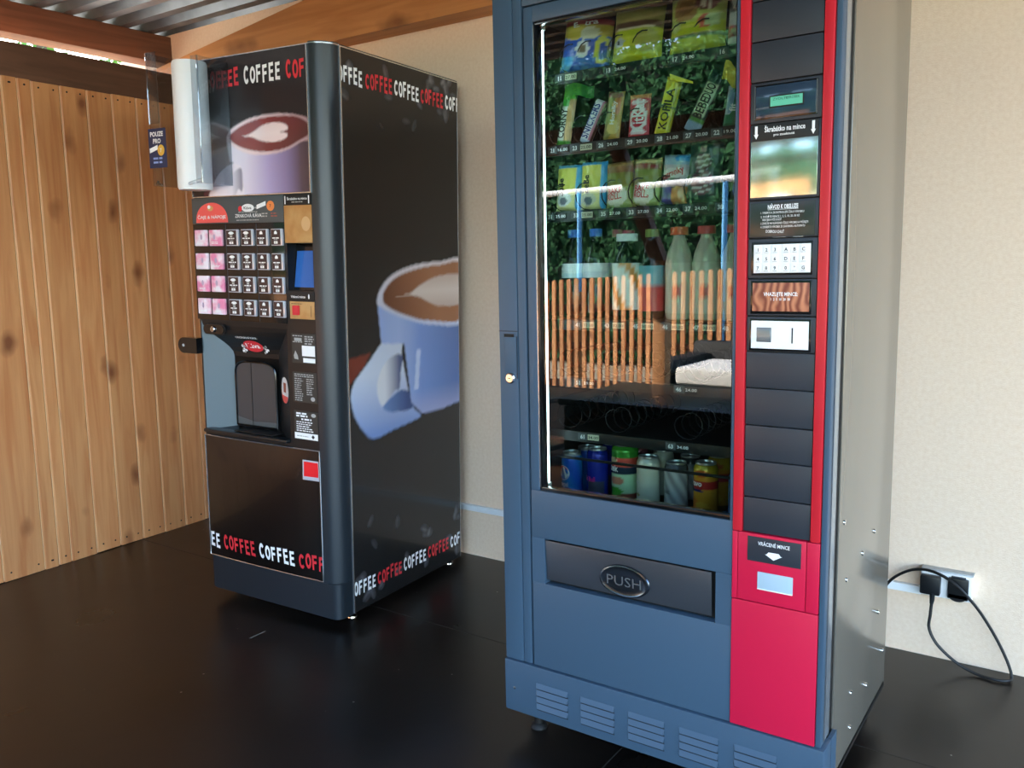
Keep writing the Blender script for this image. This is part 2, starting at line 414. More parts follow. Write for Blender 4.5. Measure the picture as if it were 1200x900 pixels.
# plank fence on the left: every plank a board of its own
fence = empty('plank_fence', 'varnished pine plank fence closing the left side of the shelter', 'fence', loc=(XL, -1.2, 0))
ed2 = [-2.62, -2.45, -2.28, -2.12, -1.95, -1.79, -1.63, -1.47, -1.32, -1.165, -1.0095, -0.953, -0.9019, -0.7933, -0.6877, -0.5816, -0.4749, -0.3671, -0.26, -0.15, -0.006]
for i in range(len(ed2) - 1):
    y0, y1 = ed2[i] + .0012, ed2[i + 1] - .0012
    zt = 1.8436 + random.uniform(-.002, .002); zb = random.uniform(.0005, .004)
    b = MB(); pl = []
    for (yy, zz) in ((y0, zb), (y1, zb), (y1, zt), (y0, zt)): pl.append((yy, zz))
    t = .02; ch = .004
    F = [(fence_x(yy, zz) - XL, yy + 1.2, zz) for yy, zz in ((y0 + ch, zb), (y1 - ch, zb), (y1 - ch, zt), (y0 + ch, zt))]
    C = [(fence_x(yy, zz) - XL - ch, yy + 1.2, zz) for yy, zz in pl]
    B = [(fence_x(yy, zz) - XL - t, yy + 1.2, zz) for yy, zz in pl]
    vs = F + C + B
    fs = [(0, 1, 2, 3), (0, 3, 7, 4), (1, 5, 6, 2), (4, 7, 11, 8), (5, 9, 10, 6), (3, 2, 6, 7), (7, 6, 10, 11), (0, 4, 5, 1), (4, 8, 9, 5), (8, 11, 10, 9)]
    b.add(vs, fs, M_['pine'])
    # pale strip in the joint, coloured to stand in for the lit chamfer
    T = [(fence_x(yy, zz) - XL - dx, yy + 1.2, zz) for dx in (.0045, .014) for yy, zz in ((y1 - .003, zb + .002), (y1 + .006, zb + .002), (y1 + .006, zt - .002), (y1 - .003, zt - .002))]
    b.add(T, [(0, 1, 2, 3), (7, 6, 5, 4), (0, 4, 5, 1), (3, 2, 6, 7), (1, 5, 6, 2), (0, 3, 7, 4)], M_['lit_edge'])
    for zz in (zt - .02, zb + .03):
        for yy in (y0 + .025, y1 - .025):
            b.lathe([(.0035, -.001), (.0035, .0012), (.001, .0018)], M_['wire'], (fence_x(yy, zz) - XL, yy + 1.2, zz), 8, 'x')
    b.build('plank', fence, smooth=0)
for zz in (-.02, 0.35, 1.2):  # lowest rail is added, unseen, to block light leaking under the planks
    b = MB(); vs = []
    b.box(-.07, -.0, -2.6, -.01, zz, zz + .09, M_['beam'], .003, M=Matrix.Translation((-.012 - .02, 1.2, 0)) @ Matrix.Rotation(-FY, 4, 'Z'))
    b.build('rail', fence)

# ------------------------------------------------------------------ COFFEE MACHINE
def boxrot(yaw, tx, ty): return Matrix.Rotation(yaw, 4, 'Z') @ Matrix.Rotation(-ty, 4, 'X') @ Matrix.Rotation(tx, 4, 'Y')
MC = Matrix.Translation((-1.3958, -0.7841, 0)) @ boxrot(.0733, .0205, .0042)
cm = empty('coffee_vending_machine', 'black hot drinks vending machine with coffee mug posters beside the plank fence', 'vending machine', M=MC)
W, D, H = .597, .693, 1.80
def front(x, z): return (x, 0.0, z)
def ff(off): return lambda x, z: (x, -off, z)
def outline(x0, x1, y1):
    """door section outline: rounded at the far left, big bullnose at the far right"""
    P = []
    if x0 <= -W + .001:
        P += [(-W, y1), (-W, .02)] + [(-W + .02 - .02 * math.cos(a), .02 - .02 * math.sin(a)) for a in (PI / 8, PI / 4, 3 * PI / 8)] + [(-W + .02, 0)]
    else: P += [(x0, y1), (x0, 0)]
    if x1 >= -.001:
        P += [(-.064 + .064 * math.sin(a), .066 - .066 * math.cos(a)) for a in [i * PI / 32 for i in range(17)]] + [(0, y1)]
    else: P += [(x1, 0), (x1, y1)]
    return P
door = MB(); bs = M_['black_satin']
def sect(x0, x1, z0, z1, m=bs): door.prism(outline(x0, x1, .068), z0, z1, m)
sect(-W, -.064, .140, .590); sect(-W, -.577, .590, .968); sect(-.185, -.064, .590, .968)
sect(-W, -.064, .968, 1.075); sect(-W, -.172, 1.075, 1.219); sect(-.066, -.064, 1.075, 1.219); sect(-W, -.064, 1.219, 1.795)
door.box(-W + .003, -.06, .060, .072, .58, 1.25, M_['black_matt'])
door.build('door', cm)
b = MB(); b.prism(outline(-.064, 0, .068), .140, 1.795, M_['bull'])
# rounded bright cap on top of the column
pts = outline(-.064, 0, .068)
b.prism([(x, y) for x, y in pts], 1.795, 1.799, M_['silver']); b.prism([(x * .96 - .001, y * .95 + .002) for x, y in pts], 1.799, 1.802, M_['bull'])
b.build('bullnose_column', cm, 20)
b = MB()
b.box(-W, -.0005, .070, D, .0265, 1.795, M_['black_matt'])
b.box(-W, -.0, .068, D, 1.795, 1.8, M_['black_satin'])
b.build('cabinet', cm)
# plinth
b = MB()
P = [(-W + .002, .07), (-W + .002, .02), (-W + .012, .004), (-W + .03, -.002), (-.03, -.002)] + [(-.03 + .03 * math.sin(a), .028 - .03 * math.cos(a)) for a in [i * PI / 12 for i in range(1, 7)]] + [(0, .07)]
b.prism(P, .0265, .142, M_['bull']); b.build('plinth', cm, 25)
for x, y in ((-.03, .09), (-.03, .655), (-.565, .1), (-.565, .655)):
    b = MB(); z0 = .0205 * x + .0042 * y
    b.lathe([(.016, z0 + .0008), (.018, z0 + .003), (.017, z0 + .007), (.008, z0 + .012), (.005, z0 + .014), (.005, .030)], M_['chrome'], (x, y, 0), 20)
    b.build('levelling_foot', cm)
# --- COFFEE lettering: chunky hand-cut capitals, every letter set a little askew
def letter(ch):
    s = .25; w = .84
    if ch in 'OC':
        a0, a1 = (0, 2 * PI) if ch == 'O' else (.22 * PI, 1.78 * PI); n = 16; q = []
        for i in range(n):
            A, B = a0 + (a1 - a0) * i / n, a0 + (a1 - a0) * (i + 1) / n
            ro, ri = (.44, .5), (.2, .27)
            q.append([(.44 + ro[0] * math.cos(A), .5 + ro[1] * math.sin(A)), (.44 + ro[0] * math.cos(B), .5 + ro[1] * math.sin(B)), (.44 + ri[0] * math.cos(B), .5 + ri[1] * math.sin(B)), (.44 + ri[0] * math.cos(A), .5 + ri[1] * math.sin(A))])
        return q
    q = [[(0, 0), (s, 0), (s + .02, 1), (.02, 1)], [(s, .8), (w * .86, .82), (w * .86, 1.02), (s, 1)], [(s, .42), (w * .8, .44), (w * .8, .62), (s, .61)]]
    if ch == 'E': q.append([(s, 0), (w * .88, -.02), (w * .88, .19), (s, .2)])
    return q
def coffee_run(mb, starts, z, h, wordw, lo, hi, fr, cols, zslope=0.0):
    adv = wordw / 6.0
    for (x0, c) in zip(starts, cols):
        for i, ch in enumerate('COFFEE'):
            rn = random.Random(i * 17 + int(abs(x0) * 1000)); dz = rn.uniform(-.05, .05) * h; sh = rn.uniform(-.05, .05); kk = rn.uniform(.95, 1.06)
            for q in letter(ch):
                p = [(x0 + i * adv + (a + sh * (b_ - .5)) * adv * .98, z + dz + b_ * h * kk) for a, b_ in q]
                p = clip_poly(p, lo, hi)
                if p: mb.flat(p, c, fr)
WH, RD = M_['ink_w'], M_['ink_r']
# --- upper poster with printed mug
Frim = smooth_poly([(-.414, 1.544), (-.405, 1.564), (-.376, 1.581), (-.319, 1.599), (-.265, 1.606), (-.207, 1.608), (-.15, 1.604), (-.105, 1.596), (-.06, 1.578), (-.06, 1.525), (-.095, 1.518), (-.142, 1.501), (-.204, 1.49), (-.271, 1.489), (-.326, 1.497), (-.375, 1.515), (-.404, 1.533)])
Fcof = smooth_poly([(-.398, 1.546), (-.39, 1.561), (-.345, 1.581), (-.285, 1.595), (-.221, 1.6), (-.151, 1.597), (-.105, 1.59), (-.066, 1.568), (-.066, 1.538), (-.108, 1.521), (-.155, 1.505), (-.213, 1.498), (-.271, 1.5), (-.33, 1.511), (-.374, 1.527)])
Fhrt = smooth_poly([(-.36, 1.551), (-.322, 1.552), (-.287, 1.563), (-.257, 1.576), (-.218, 1.582), (-.18, 1.58), (-.152, 1.57), (-.15, 1.557), (-.181, 1.552), (-.153, 1.547), (-.154, 1.535), (-.183, 1.526), (-.226, 1.525), (-.269, 1.533), (-.303, 1.545)], 3)
Fbod = [(-.413, 1.54), (-.403, 1.476), (-.353, 1.46), (-.343, 1.37), (-.06, 1.37), (-.06, 1.53), (-.142, 1.501), (-.271, 1.489), (-.375, 1.515)]
Fhan = smooth_poly([(-.335, 1.475), (-.393, 1.469), (-.436, 1.453), (-.466, 1.43), (-.487, 1.402), (-.497, 1.365), (-.343, 1.365), (-.335, 1.42)])
Fhol = smooth_poly([(-.351, 1.449), (-.379, 1.447), (-.407, 1.424), (-.419, 1.399), (-.418, 1.366), (-.389, 1.366), (-.37, 1.39), (-.353, 1.383)])
def lerp3(stops, t):
    for (a, ca), (b_, cb) in zip(stops, stops[1:]):
        if t <= b_: return mixc(ca, cb, (t - a) / (b_ - a))
    return stops[-1][1]
def paint_front(x, z):
    c = mixc(hx('1B1A1C'), hx('2B2729'), (z - 1.37) / .25)
    if z < 1.44 and x > -.53 and x < -.40: c = mixc(c, hx('5A2836'), (1.44 - z) / .07 * .8)
    bod = lerp3([(-.42, hx('F4ECF8')), (-.33, hx('E6DCF0')), (-.24, hx('B7A9D6')), (-.16, hx('8C7CA6')), (-.10, hx('574653')), (-.06, hx('453438'))], x)
    if inpoly(x, z, Fhan): c = hx('F3E8F3')
    if inpoly(x, z, Fhol): c = mixc(hx('EFE6F2'), hx('6A5A72'), (x + .40) / .06)
    if inpoly(x, z, Fbod): c = bod
    if inpoly(x, z, Frim): c = mixc(hx('F2DDE4'), hx('A57F84'), (x + .3) / .26)
    if inpoly(x, z, Fcof): c = mixc(hx('8E3F40'), hx('5B3030'), (x + .28) / .2 + (1.55 - z) * 3)
    if inpoly(x, z, Fhrt): c = mixc(hx('F6E4E6'), hx('E7B9B5'), abs(z - 1.551) / .05 * .4)
    return c
def aa(fn, x, z, d):
    q = [fn(x + a * d, z + b_ * d) for a in (-.5, 0, .5) for b_ in (-.5, 0, .5)]
    return tuple(sum(k[i] for k in q) / 9 for i in range(3)) + (1.0,)
b = MB()
x0, x1, z0, z1 = -.583, -.066, 1.371, 1.793
b.grid(172, 140, lambda u, v: ((x0 + (x1 - x0) * u, -.0025, z0 + (z1 - z0) * v), aa(paint_front, x0 + (x1 - x0) * u, z0 + (z1 - z0) * v, .005)), M_['print'])
coffee_run(b, [-.501, -.324, -.147], 1.703, .052, .160, x0, x1, ff(.0032), [RD, WH, RD])
o = b.build('mug_poster', cm, 0); tag(o, 'glossy poster of a pale mug of latte under red and white lettering')
b = MB(); sv = M_['silver']
for a in ((x0 - .003, x1 + .003, z1, z1 + .003), (x0 - .003, x1 + .003, z0 - .003, z0), (x0 - .003, x0, z0, z1), (x1, x1 + .003, z0, z1)):
    b.box(a[0], a[1], -.0045, .001, a[2], a[3], sv)
b.build('poster_frame', cm)
# --- menu strip
b = MB(); f3 = ff(.0028)
b.box(-.592, -.180, -.002, .002, 1.284, 1.366, M_['menu'], .001)
arch = [(-.573 + .150 * (1 - math.cos(a)) / 2, 1.287 + .064 * math.sin(a) ** .8) for a in [PI * i / 20 for i in range(21)]]
b.flat(arch, M_['sign_red'], f3)
b.text('ČAJE & NÁPOJE', -.498, 1.300, .010, WH, ff(.0036), .132)
b.disc(-.503, 1.333, .014, .009, mat('gold print', 'D8A067', .5), ff(.0036)); b.disc(-.508, 1.337, .007, .006, WH, ff(.0042))
b.disc(-.332, 1.330, .028, .0125, WH, f3); b.text('Káva', -.332, 1.326, .009, M_['ink_k'], ff(.0036), .034)
b.disc(-.366, 1.328, .009, .009, RD, f3); b.disc(-.291, 1.330, .012, .003, M_['ink_g'], f3)
b.text('ZRNKOVÁ KÁVA', -.331, 1.301, .011, WH, f3, .118); b.lines(-.385, -.275, (1.291,), .003, M_['ink_g'], f3, random.Random(2), .1)
b.lines(-.375, -.285, (1.316,), .003, M_['ink_g'], f3, random.Random(5), .1)
b.disc(-.233, 1.334, .0165, .0155, mat('orange print', 'EC8A4B', .5), f3)
b.flat([(-.292, 1.325), (-.252, 1.336), (-.252, 1.349), (-.292, 1.338)], WH, ff(.0036)); b.text('7', -.233, 1.329, .010, M_['ink_k'], ff(.0036))
b.lines(-.272, -.246, (1.309, 1.301), .004, M_['ink_g'], f3, random.Random(3), .1); b.lines(-.232, -.206, (1.309, 1.301), .004, mat('rust print', '9A5142', .5), f3, random.Random(4), .1)
b.build('menu_strip', cm)
# --- drink selection keys
bx = [-.579, -.5105, -.431, -.3635, -.295, -.2315]; bw = [.064, .066, .061, .060, .056, .054]
bz = [1.2115, 1.136, 1.0625, .9885]
b = MB(); b.box(-.592, -.180, -.0015, .002, .970, 1.283, M_['black_gloss'], .001)
for xx in (-.437, -.299): b.box(xx - .001, xx + .001, -.0022, 0, .972, 1.282, M_['charcoal'])
b.build('key_panel', cm)
for r in range(4):
    for c in range(6):
        x, z, w, h = bx[c] + .002, bz[r], bw[c] - .0065, .0525
        b = MB(); b.box(x, x + w, -.010, -.001, z, z + h, M_['pink'] if c < 2 else M_['card_edge'], .003)
        fq = ff(.0104); fr_ = ff(.0108); rn = random.Random(r * 6 + c)
        if c < 2:
            cx = x + w * rn.uniform(.4, .6); b.disc(cx, z + h * .56, w * .09, h * .17, M_['mauve'], fq)
            b.lines(x + w * .2, x + w * .8, (z + h * .22, z + h * .14), .0022, WH, fq, rn, .2)
        else:
            b.rect(x + w * .05, x + w * .88, z + h * .06, z + h * .94, M_['card'], fq)
            cx = x + w * .46
            b.disc(cx, z + h * .74, w * (.13 + .1 * (c < 4)), h * .13, WH, fr_, 14, 0, PI); b.rect(cx - w * .13, cx + w * .13, z + h * .68, z + h * .75, WH, fr_)
            if c < 4: b.rect(cx - w * .1, cx + w * .1, z + h * .52, z + h * .64, M_['ink_g'], fr_)
            b.lines(x + w * .16, x + w * .80, (z + h * .42,), .0034, WH, fr_, rn, .15); b.lines(x + w * .28, x + w * .70, (z + h * .34,), .002, M_['ink_g'], fr_, rn, .2)
            b.rect(cx - w * .16, cx + w * .16, z + h * .12, z + h * .27, WH, fr_); b.text(rn.choice(['12', '14', '15', '17']), cx, z + h * .15, .0052, M_['ink_k'], ff(.0112))
        b.build('selection_key', cm)
# --- coin scratch pad on the machine
b = MB(); b.box(-.177, -.065, -.003, .001, 1.333, 1.366, M_['ink_k'], .0008)
b.box(-.177, -.065, -.0025, .001, 1.220, 1.333, M_['kraft'], .0008)
b.rect(-.172, -.168, 1.337, 1.361, WH, ff(.0034)); b.rect(-.075, -.071, 1.337, 1.361, WH, ff(.0034))
b.text('Škrabátko na mince', -.121, 1.349, .0075, WH, ff(.0034), .082); b.lines(-.143, -.098, (1.341,), .003, M_['ink_g'], ff(.0034), random.Random(1), .05)
b.disc(-.088, 1.277, .018, .022, mat('worn patch', 'D9AE7C', .6), ff(.0029)); 
tag(b.build('scratch_pad', cm), 'worn tan scratch pad with a black heading'); 
# --- touch screen in its niche
b = MB()
b.add([(-.172, .0, 1.219), (-.172, .0, 1.075), (-.172, .041, 1.219), (-.172, .024, 1.075)], [(0, 1, 3, 2)], M_['charcoal'])
b.add([(-.172, .041, 1.219), (-.172, .024, 1.075), (-.064, .024, 1.075), (-.064, .041, 1.219)], [(0, 1, 2, 3)], M_['black_gloss'])
b.add([(-.172, .0, 1.075), (-.064, .0, 1.075), (-.064, .024, 1.075), (-.172, .024, 1.075)], [(0, 1, 2, 3)], M_['black_satin'])
b.build('screen_niche', cm, 0)
b = MB()
def sc(x, z): 
    t = (z - 1.075) / .144; return (x, .0235 + .017 * t, z)
b.add([sc(-.166, 1.196), sc(-.170, 1.084), sc(-.066, 1.084), sc(-.066, 1.197)], [(0, 1, 2, 3)], M_['touch']); b.build('touch_screen', cm, 0)
# --- refund card
b = MB(); b.box(-.172, -.065, -.002, .001, 1.043, 1.072, M_['ink_k'], .0006); b.text('Vrácení mince', -.131, 1.052, .008, WH, ff(.0024), .06); b.disc(-.086, 1.057, .003, .008, WH, ff(.0024), 10)
b.box(-.167, -.066, -.002, .001, .987, 1.041, M_['kraft'], .0006)
for i in range(5): b.rect(-.083 + .003 * i, -.0815 + .003 * i, .995, 1.028, M_['ink_k'] if i == 1 else M_['kraft'], ff(.0024))
b.lines(-.160, -.100, (1.033,), .002, M_['ink_k'], ff(.0024), random.Random(6), .3)
b.build('refund_card', cm)
b = MB(); b.box(-.151, -.126, -.010, -.001, .999, 1.029, M_['ink_r'], .003); b.build('refund_button', cm)
# --- dispensing bay
b = MB()
xo0, xo1, zo0, zo1 = -.577, -.185, .590, .968
xi0, xi1, zi0, zi1, dd = -.492, -.286, .604, .845, .06
bay = M_['black_satin']; n = 8; chk = mat('bay cheek', '5C6A72', .42)
# left wall (leans inwards), right wall, bottom and a curved hood from the flush face at the top
rows = []
for i in range(n + 1):
    t = i / n; z = zo1 + (zi1 - zo1) * t; y = dd * (1 - math.cos(t * PI)) / 2
    rows.append([(xo0 , 0.0, z), (xo0 + (xi0 - xo0) * (y / dd), y, z), (xi1 + (xo1 - xi1) * (1 - y / dd), y, z), (xo1, 0.0, z)])
for i in range(n):
    a, c = rows[i], rows[i + 1]
    b.add([a[1], a[2], c[2], c[1]], [(0, 1, 2, 3)], bay)
    b.add([a[0], a[1], c[1], c[0]], [(0, 1, 2, 3)], chk); b.add([a[2], a[3], c[3], c[2]], [(0, 1, 2, 3)], bay)
b.add([(xo0, 0, zi1), (xi0, dd, zi1), (xi0, dd, zi0), (xo0, 0, zo0)], [(0, 1, 2, 3)], chk)
b.add([(xo1, 0, zi1), (xi1, dd, zi1), (xi1, dd, zi0), (xo1, 0, zo0)], [(0, 1, 2, 3)], bay)
b.add([(xi0, dd, zi1), (xi1, dd, zi1), (xi1, dd, zi0), (xi0, dd, zi0)], [(0, 1, 2, 3)], bay)
b.add([(xo0, 0, zo0), (xo1, 0, zo0), (xi1, dd, zi0), (xi0, dd, zi0)], [(0, 1, 2, 3)], bay)
b.build('dispensing_bay', cm, 60)
b = MB(); b.box(xo0 + .004, xo1 - .004, -.018, .02, .586, .599, M_['black_satin'], .005)
b.box(-.44, -.26, -.004, .05, .600, .604, M_['black_matt'], .002); b.build('drip_tray', cm)
arch = [(-.482, .612), (-.294, .612)] + [(-.388 + .094 * (math.copysign(abs(math.cos(a)) ** .55, math.cos(a))), .775 + .055 * math.sin(a) ** .55) for a in [PI * i / 16 for i in range(17)]]
b = MB(); b.prism(arch, .052, .057, M_['smoke'], 'y'); b.box(-.4085, -.4065, .0508, .053, .615, .826, M_['black_matt'])
b.flat([(-.478, .615), (-.298, .615), (-.298, .632), (-.40, .628), (-.478, .640)], M_['menu'], lambda x, z: (x, .0512, z))  # grey patch paints a crumpled reflection along the window foot
b.build('delivery_door', cm, 20)
ring = [(x, .0515, z) for x, z in arch]; b = MB(); b.tube(ring, .004, M_['black_gloss'], 6, closed=True); b.build('door_seal', cm)
def onhood(x, z):
    t = (zo1 - z) / (zo1 - zi1); y = dd * (1 - math.cos(max(0, min(1, t)) * PI)) / 2
    return (x, y - .0012, z)
b = MB(); b.disc(-.385, .884, .045, .020, RD, onhood); b.text('Káva', -.385, .878, .016, WH, lambda x, z: (x, onhood(x, z)[1] - .001, z), .062, bold=.02)
b.text('ORIGINÁLNÍ KÁVA', -.395, .910, .007, WH, onhood, .098)
rn = random.Random(8)
for i in range(22):
    s = rn.choice((-1, 1)); b.disc(-.385 + s * rn.uniform(.038, .066), .876 + rn.uniform(-.014, .012), .0045, .0045, rn.choice([WH, mat('blue print', '5577AA', .5) if i == 0 else M_['ink_g'], M_['ink_w']]), lambda x, z: (x, onhood(x, z)[1] - .0005, z), 8)
b.build('brand_sticker', cm, 0)
def cheek(u, z):       # slanted right cheek of the bay
    return (xo1 + (xi1 - xo1) * u - .001, dd * u - .0012, z)
b = MB(); b.disc(.40, .752, .36, .043, M_['white'], cheek); b.disc(.40, .734, .30, .024, M_['sign_red'], lambda u, z: Vector(cheek(u, z)) + Vector((-.0004, -.0006, 0)), 16, PI, 2 * PI)
b.rect(.28, .52, .745, .776, mat('cup print', 'A4593C', .5), lambda u, z: Vector(cheek(u, z)) + Vector((-.0004, -.0006, 0)))
b.build('cup_sticker', cm, 0)
# --- lock
P = [(-.5445 + .0145 * math.cos(a), .9385 + .0145 * math.sin(a)) for a in [PI / 2 + PI * i / 10 for i in range(11)]] + [(-.4785 + .0145 * math.cos(a), .9385 + .0145 * math.sin(a)) for a in [-PI / 2 + PI * i / 10 for i in range(11)]]
b = MB(); b.prism([(x * 1 + (-.5115 - x) * -.12, z + (z - .9385) * .2) for x, z in P], -.004, .001, M_['black_satin'], 'y'); b.prism(P, -.007, .001, M_['black_gloss'], 'y')
lp = b.build('lock_plate', cm, 20)
b = MB(); b.lathe([(.0105, -.0075), (.0105, -.011), (.008, -.013), (.003, -.013)], M_['chrome'], (-.5125, 0, .9385), 20, 'y'); b.rect(-.5135, -.5115, .932, .945, M_['black_matt'], lambda x, z: (x, -.0136, z)); b.build('lock', lp)
# --- round handle bumper at the left edge
b = MB(); P = [(-.572, .855), (-.572, .907)] + [(-.636 + .027 * math.cos(a), .881 + .0265 * math.sin(a)) for a in [PI / 2 + PI * i / 10 for i in range(11)]]
b.prism(P, -.030, -.004, M_['black_gloss'], 'y'); b.box(-.610, -.585, -.010, .02, .863, .899, M_['black_satin'])
b.disc(-.636, .881, .006, .005, M_['ink_g'], lambda x, z: (x, -.0304, z)); b.build('handle', cm, 30)
# --- notices
b = MB(); g5 = ff(.0026)
b.box(-.165, -.066, -.002, .001, .849, .942, M_['paper'], .0006); b.rect(-.122, -.068, .872, .905, WH, g5); b.rect(-.118, -.068, .852, .866, WH, g5)
b.lines(-.110, -.072, (.931, .924, .917, .909), .004, M_['ink_g'], g5, random.Random(9), .2); b.lines(-.160, -.118, (.933, .914), .003, M_['ink_g'], g5, random.Random(10), .05)
b.rect(-.153, -.122, .918, .928, M_['ink_g'], g5); b.flat([(-.155, .862), (-.138, .860), (-.140, .872), (-.150, .888), (-.157, .872)], M_['ink_g'], g5)
tag(b.build('notice', cm, 0), 'dark notice with two blank white fields')
b = MB(); b.box(-.166, -.066, -.002, .001, .725, .821, M_['paper'], .0006)
zs = [.812 - .0068 * i for i in range(12)]
b.lines(-.158, -.075, (.812, .806), .003, M_['ink_g'], g5, random.Random(11), .05); b.lines(-.158, -.122, [z - .014 for z in zs[:11]], .003, M_['ink_g'], g5, random.Random(12), .4); b.lines(-.108, -.076, [z - .014 for z in zs[:8]], .003, M_['ink_g'], g5, random.Random(13), .4)
b.disc(-.083, .738, .009, .007, M_['ink_g'], g5, 10); tag(b.build('notice', cm, 0), 'dark notice with two columns of small print')
b = MB(); b.box(-.166, -.066, -.002, .001, .606, .697, M_['paper'], .0006); b.rect(-.165, -.067, .607, .627, WH, g5)
b.lines(-.156, -.108, (.686, .678), .0055, WH, g5, random.Random(14), .05); b.lines(-.135, -.090, (.668,), .0055, WH, g5, random.Random(15), .05); b.lines(-.156, -.078, (.660, .653, .646, .639, .632), .0032, WH, g5, random.Random(16), .3)
b.disc(-.083, .686, .010, .006, M_['ink_g'], g5, 12); b.flat([(-.094, .617), (-.087, .624), (-.080, .617), (-.087, .610)], M_['ink_k'], ff(.003)); b.lines(-.155, -.105, (.615,), .0025, M_['ink_g'], ff(.003), random.Random(17), .1)
tag(b.build('notice', cm, 0), 'dark notice with a white strip along its foot')
# --- lower bulged panel
px0, px1, pz0, pz1 = -.586, -.064, .146, .574
def bulge(x, z, off=0.0):
    u = (x - px0) / (px1 - px0); v = (z - pz0) / (pz1 - pz0)
    return (x, -.002 - .014 * (1 - (2 * u - 1) ** 2) * min(1, 4 * v * (1 - v) + .35) - off, z)
b = MB()
b.grid(40, 24, lambda u, v: (bulge(px0 + (px1 - px0) * u, pz0 + (pz1 - pz0) * v), mixc(hx('0A090A'), hx('1D1210'), (v - .35) * 2)), M_['print'])
coffee_run(b, [-.687, -.510, -.334, -.160], .178, .052, .162, px0 + .002, px1, lambda x, z: bulge(x, z, .0012), [WH, RD, WH, RD])
tag(b.build('lower_panel', cm, 60), 'glossy black bulged panel with red and white lettering')
b = MB()
edge = [bulge(px0 + (px1 - px0) * i / 20, pz0) for i in range(21)] + [bulge(px1, pz0 + (pz1 - pz0) * i / 20) for i in range(1, 21)] + [bulge(px1 + (px0 - px1) * i / 20, pz1) for i in range(1, 21)] + [bulge(px0, pz1 + (pz0 - pz1) * i / 20) for i in range(1, 20)]
b.tube(edge, .0022, M_['silver'], 6, closed=True); b.build('panel_trim', cm)
b = MB(); fz = lambda x, z: bulge(x, z, .0015)
b.rect(-.131, -.067, .477, .541, M_['card_edge'], fz); b.rect(-.125, -.069, .489, .536, mat('bright red sticker', 'E8202A', .35), lambda x, z: bulge(x, z, .0025)); b.build('red_sticker', cm, 0)
# --- side poster with printed mug and coffee beans
S_rim = smooth_poly([(.216, 1.03), (.236, 1.076), (.299, 1.12), (.417, 1.15), (.573, 1.162), (.72, 1.158), (.72, .942), (.524, .939), (.399, .961), (.295, .991), (.24, 1.014)])
S_cof = smooth_poly([(.249, 1.033), (.258, 1.071), (.324, 1.112), (.444, 1.138), (.572, 1.149), (.72, 1.147), (.72, .955), (.496, .957), (.386, .978), (.296, 1.005)])
S_hrt = smooth_poly([(.307, 1.05), (.388, 1.053), (.443, 1.077), (.528, 1.104), (.617, 1.115), (.72, 1.108), (.72, 1.012), (.585, 1.002), (.512, 1.017), (.428, 1.045)], 3)
S_bod = [(.219, 1.023), (.226, .968), (.234, .898), (.30, .89), (.357, .887), (.392, .677), (.453, .63), (.563, .626), (.70, .640), (.70, .942)]
S_han = smooth_poly([(.358, .915), (.3, .924), (.236, .898), (.168, .842), (.108, .796), (.082, .761), (.08, .716), (.103, .659), (.159, .598), (.207, .587), (.29, .599), (.418, .614), (.446, .627), (.392, .677), (.343, .856)], 3)
S_hol = smooth_poly([(.345, .848), (.278, .846), (.227, .805), (.207, .76), (.212, .72), (.238, .688), (.3, .732), (.326, .736), (.335, .792)], 3)
S_thm = smooth_poly([(.238, .688), (.293, .716), (.339, .73), (.393, .711), (.419, .673), (.391, .657), (.298, .659), (.254, .67)], 3)
S_red = [(.06, .859), (.181, .872), (.144, .83), (.06, .77)]
rn = random.Random(21); beans = []
for i in range(46):
    top = i < 24
    z = 1.79 - abs(rn.gauss(0, .13)) if top else .06 + abs(rn.gauss(0, .11))
    beans.append((rn.uniform(.07, .69), z, rn.uniform(.02, .035), rn.uniform(.012, .02), rn.uniform(0, PI), max(0, 1 - (abs(z - (1.79 if top else .06)) / .36)) * rn.uniform(.3, 1)))
K0, K1 = hx('1A1B1D'), hx('28282A')
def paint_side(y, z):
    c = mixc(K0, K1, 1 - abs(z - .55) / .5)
    for bx_, bz_, ra, rb, an, st in beans:
        dx, dz = y - bx_, z - bz_
        if abs(dx) < .04 and abs(dz) < .04:
            p = (dx * math.cos(an) + dz * math.sin(an)) / ra; q = (-dx * math.sin(an) + dz * math.cos(an)) / rb
            r2 = p * p + q * q
            if r2 < 1 and abs(q) > .10: c = mixc(c, hx('77777E'), st * (1 - r2) * (1.2 if q > 0 else .55))
    if y < .2 and inpoly(y, z, S_red): c = hx('7A3426')
    if inpoly(y, z, S_han):
        c = mixc(hx('D4DEF2'), hx('7E9CD8'), (.80 - z) / .2)
    if inpoly(y, z, S_hol): c = mixc(hx('E4E8F2'), hx('54618A'), (y - .25) / .08)
    if inpoly(y, z, S_thm): c = mixc(hx('6E8FC8'), hx('3E5488'), (y - .25) / .12)
    if inpoly(y, z, S_bod):
        c = lerp3([(.2, hx('9CB4EA')), (.33, hx('A9BEEC')), (.45, hx('7D9BDA')), (.56, hx('6E8CC8')), (.70, hx('5B74AC'))], y)
        if z < .72: c = mixc(c, hx('B3B4D6'), (.72 - z) / .14)
        if abs(y - .432 - (z - .8) * .12) < .012 and .72 < z < .86: c = hx('C6D4F4')
    if inpoly(y, z, S_rim): c = mixc(hx('C9D2EC'), hx('E6DCE2'), (z - .95) / .2)
    if inpoly(y, z, S_cof): c = mixc(hx('6E3F2A'), hx('A9714F'), (y - .24) / .3 + (z - 1.05))
    if inpoly(y, z, S_hrt): c = mixc(hx('E2D3CA'), hx('CBB4A8'), abs(z - 1.06) / .06)
    return c
b = MB(); y0, y1, z0, z1 = .070, .6915, .028, 1.793
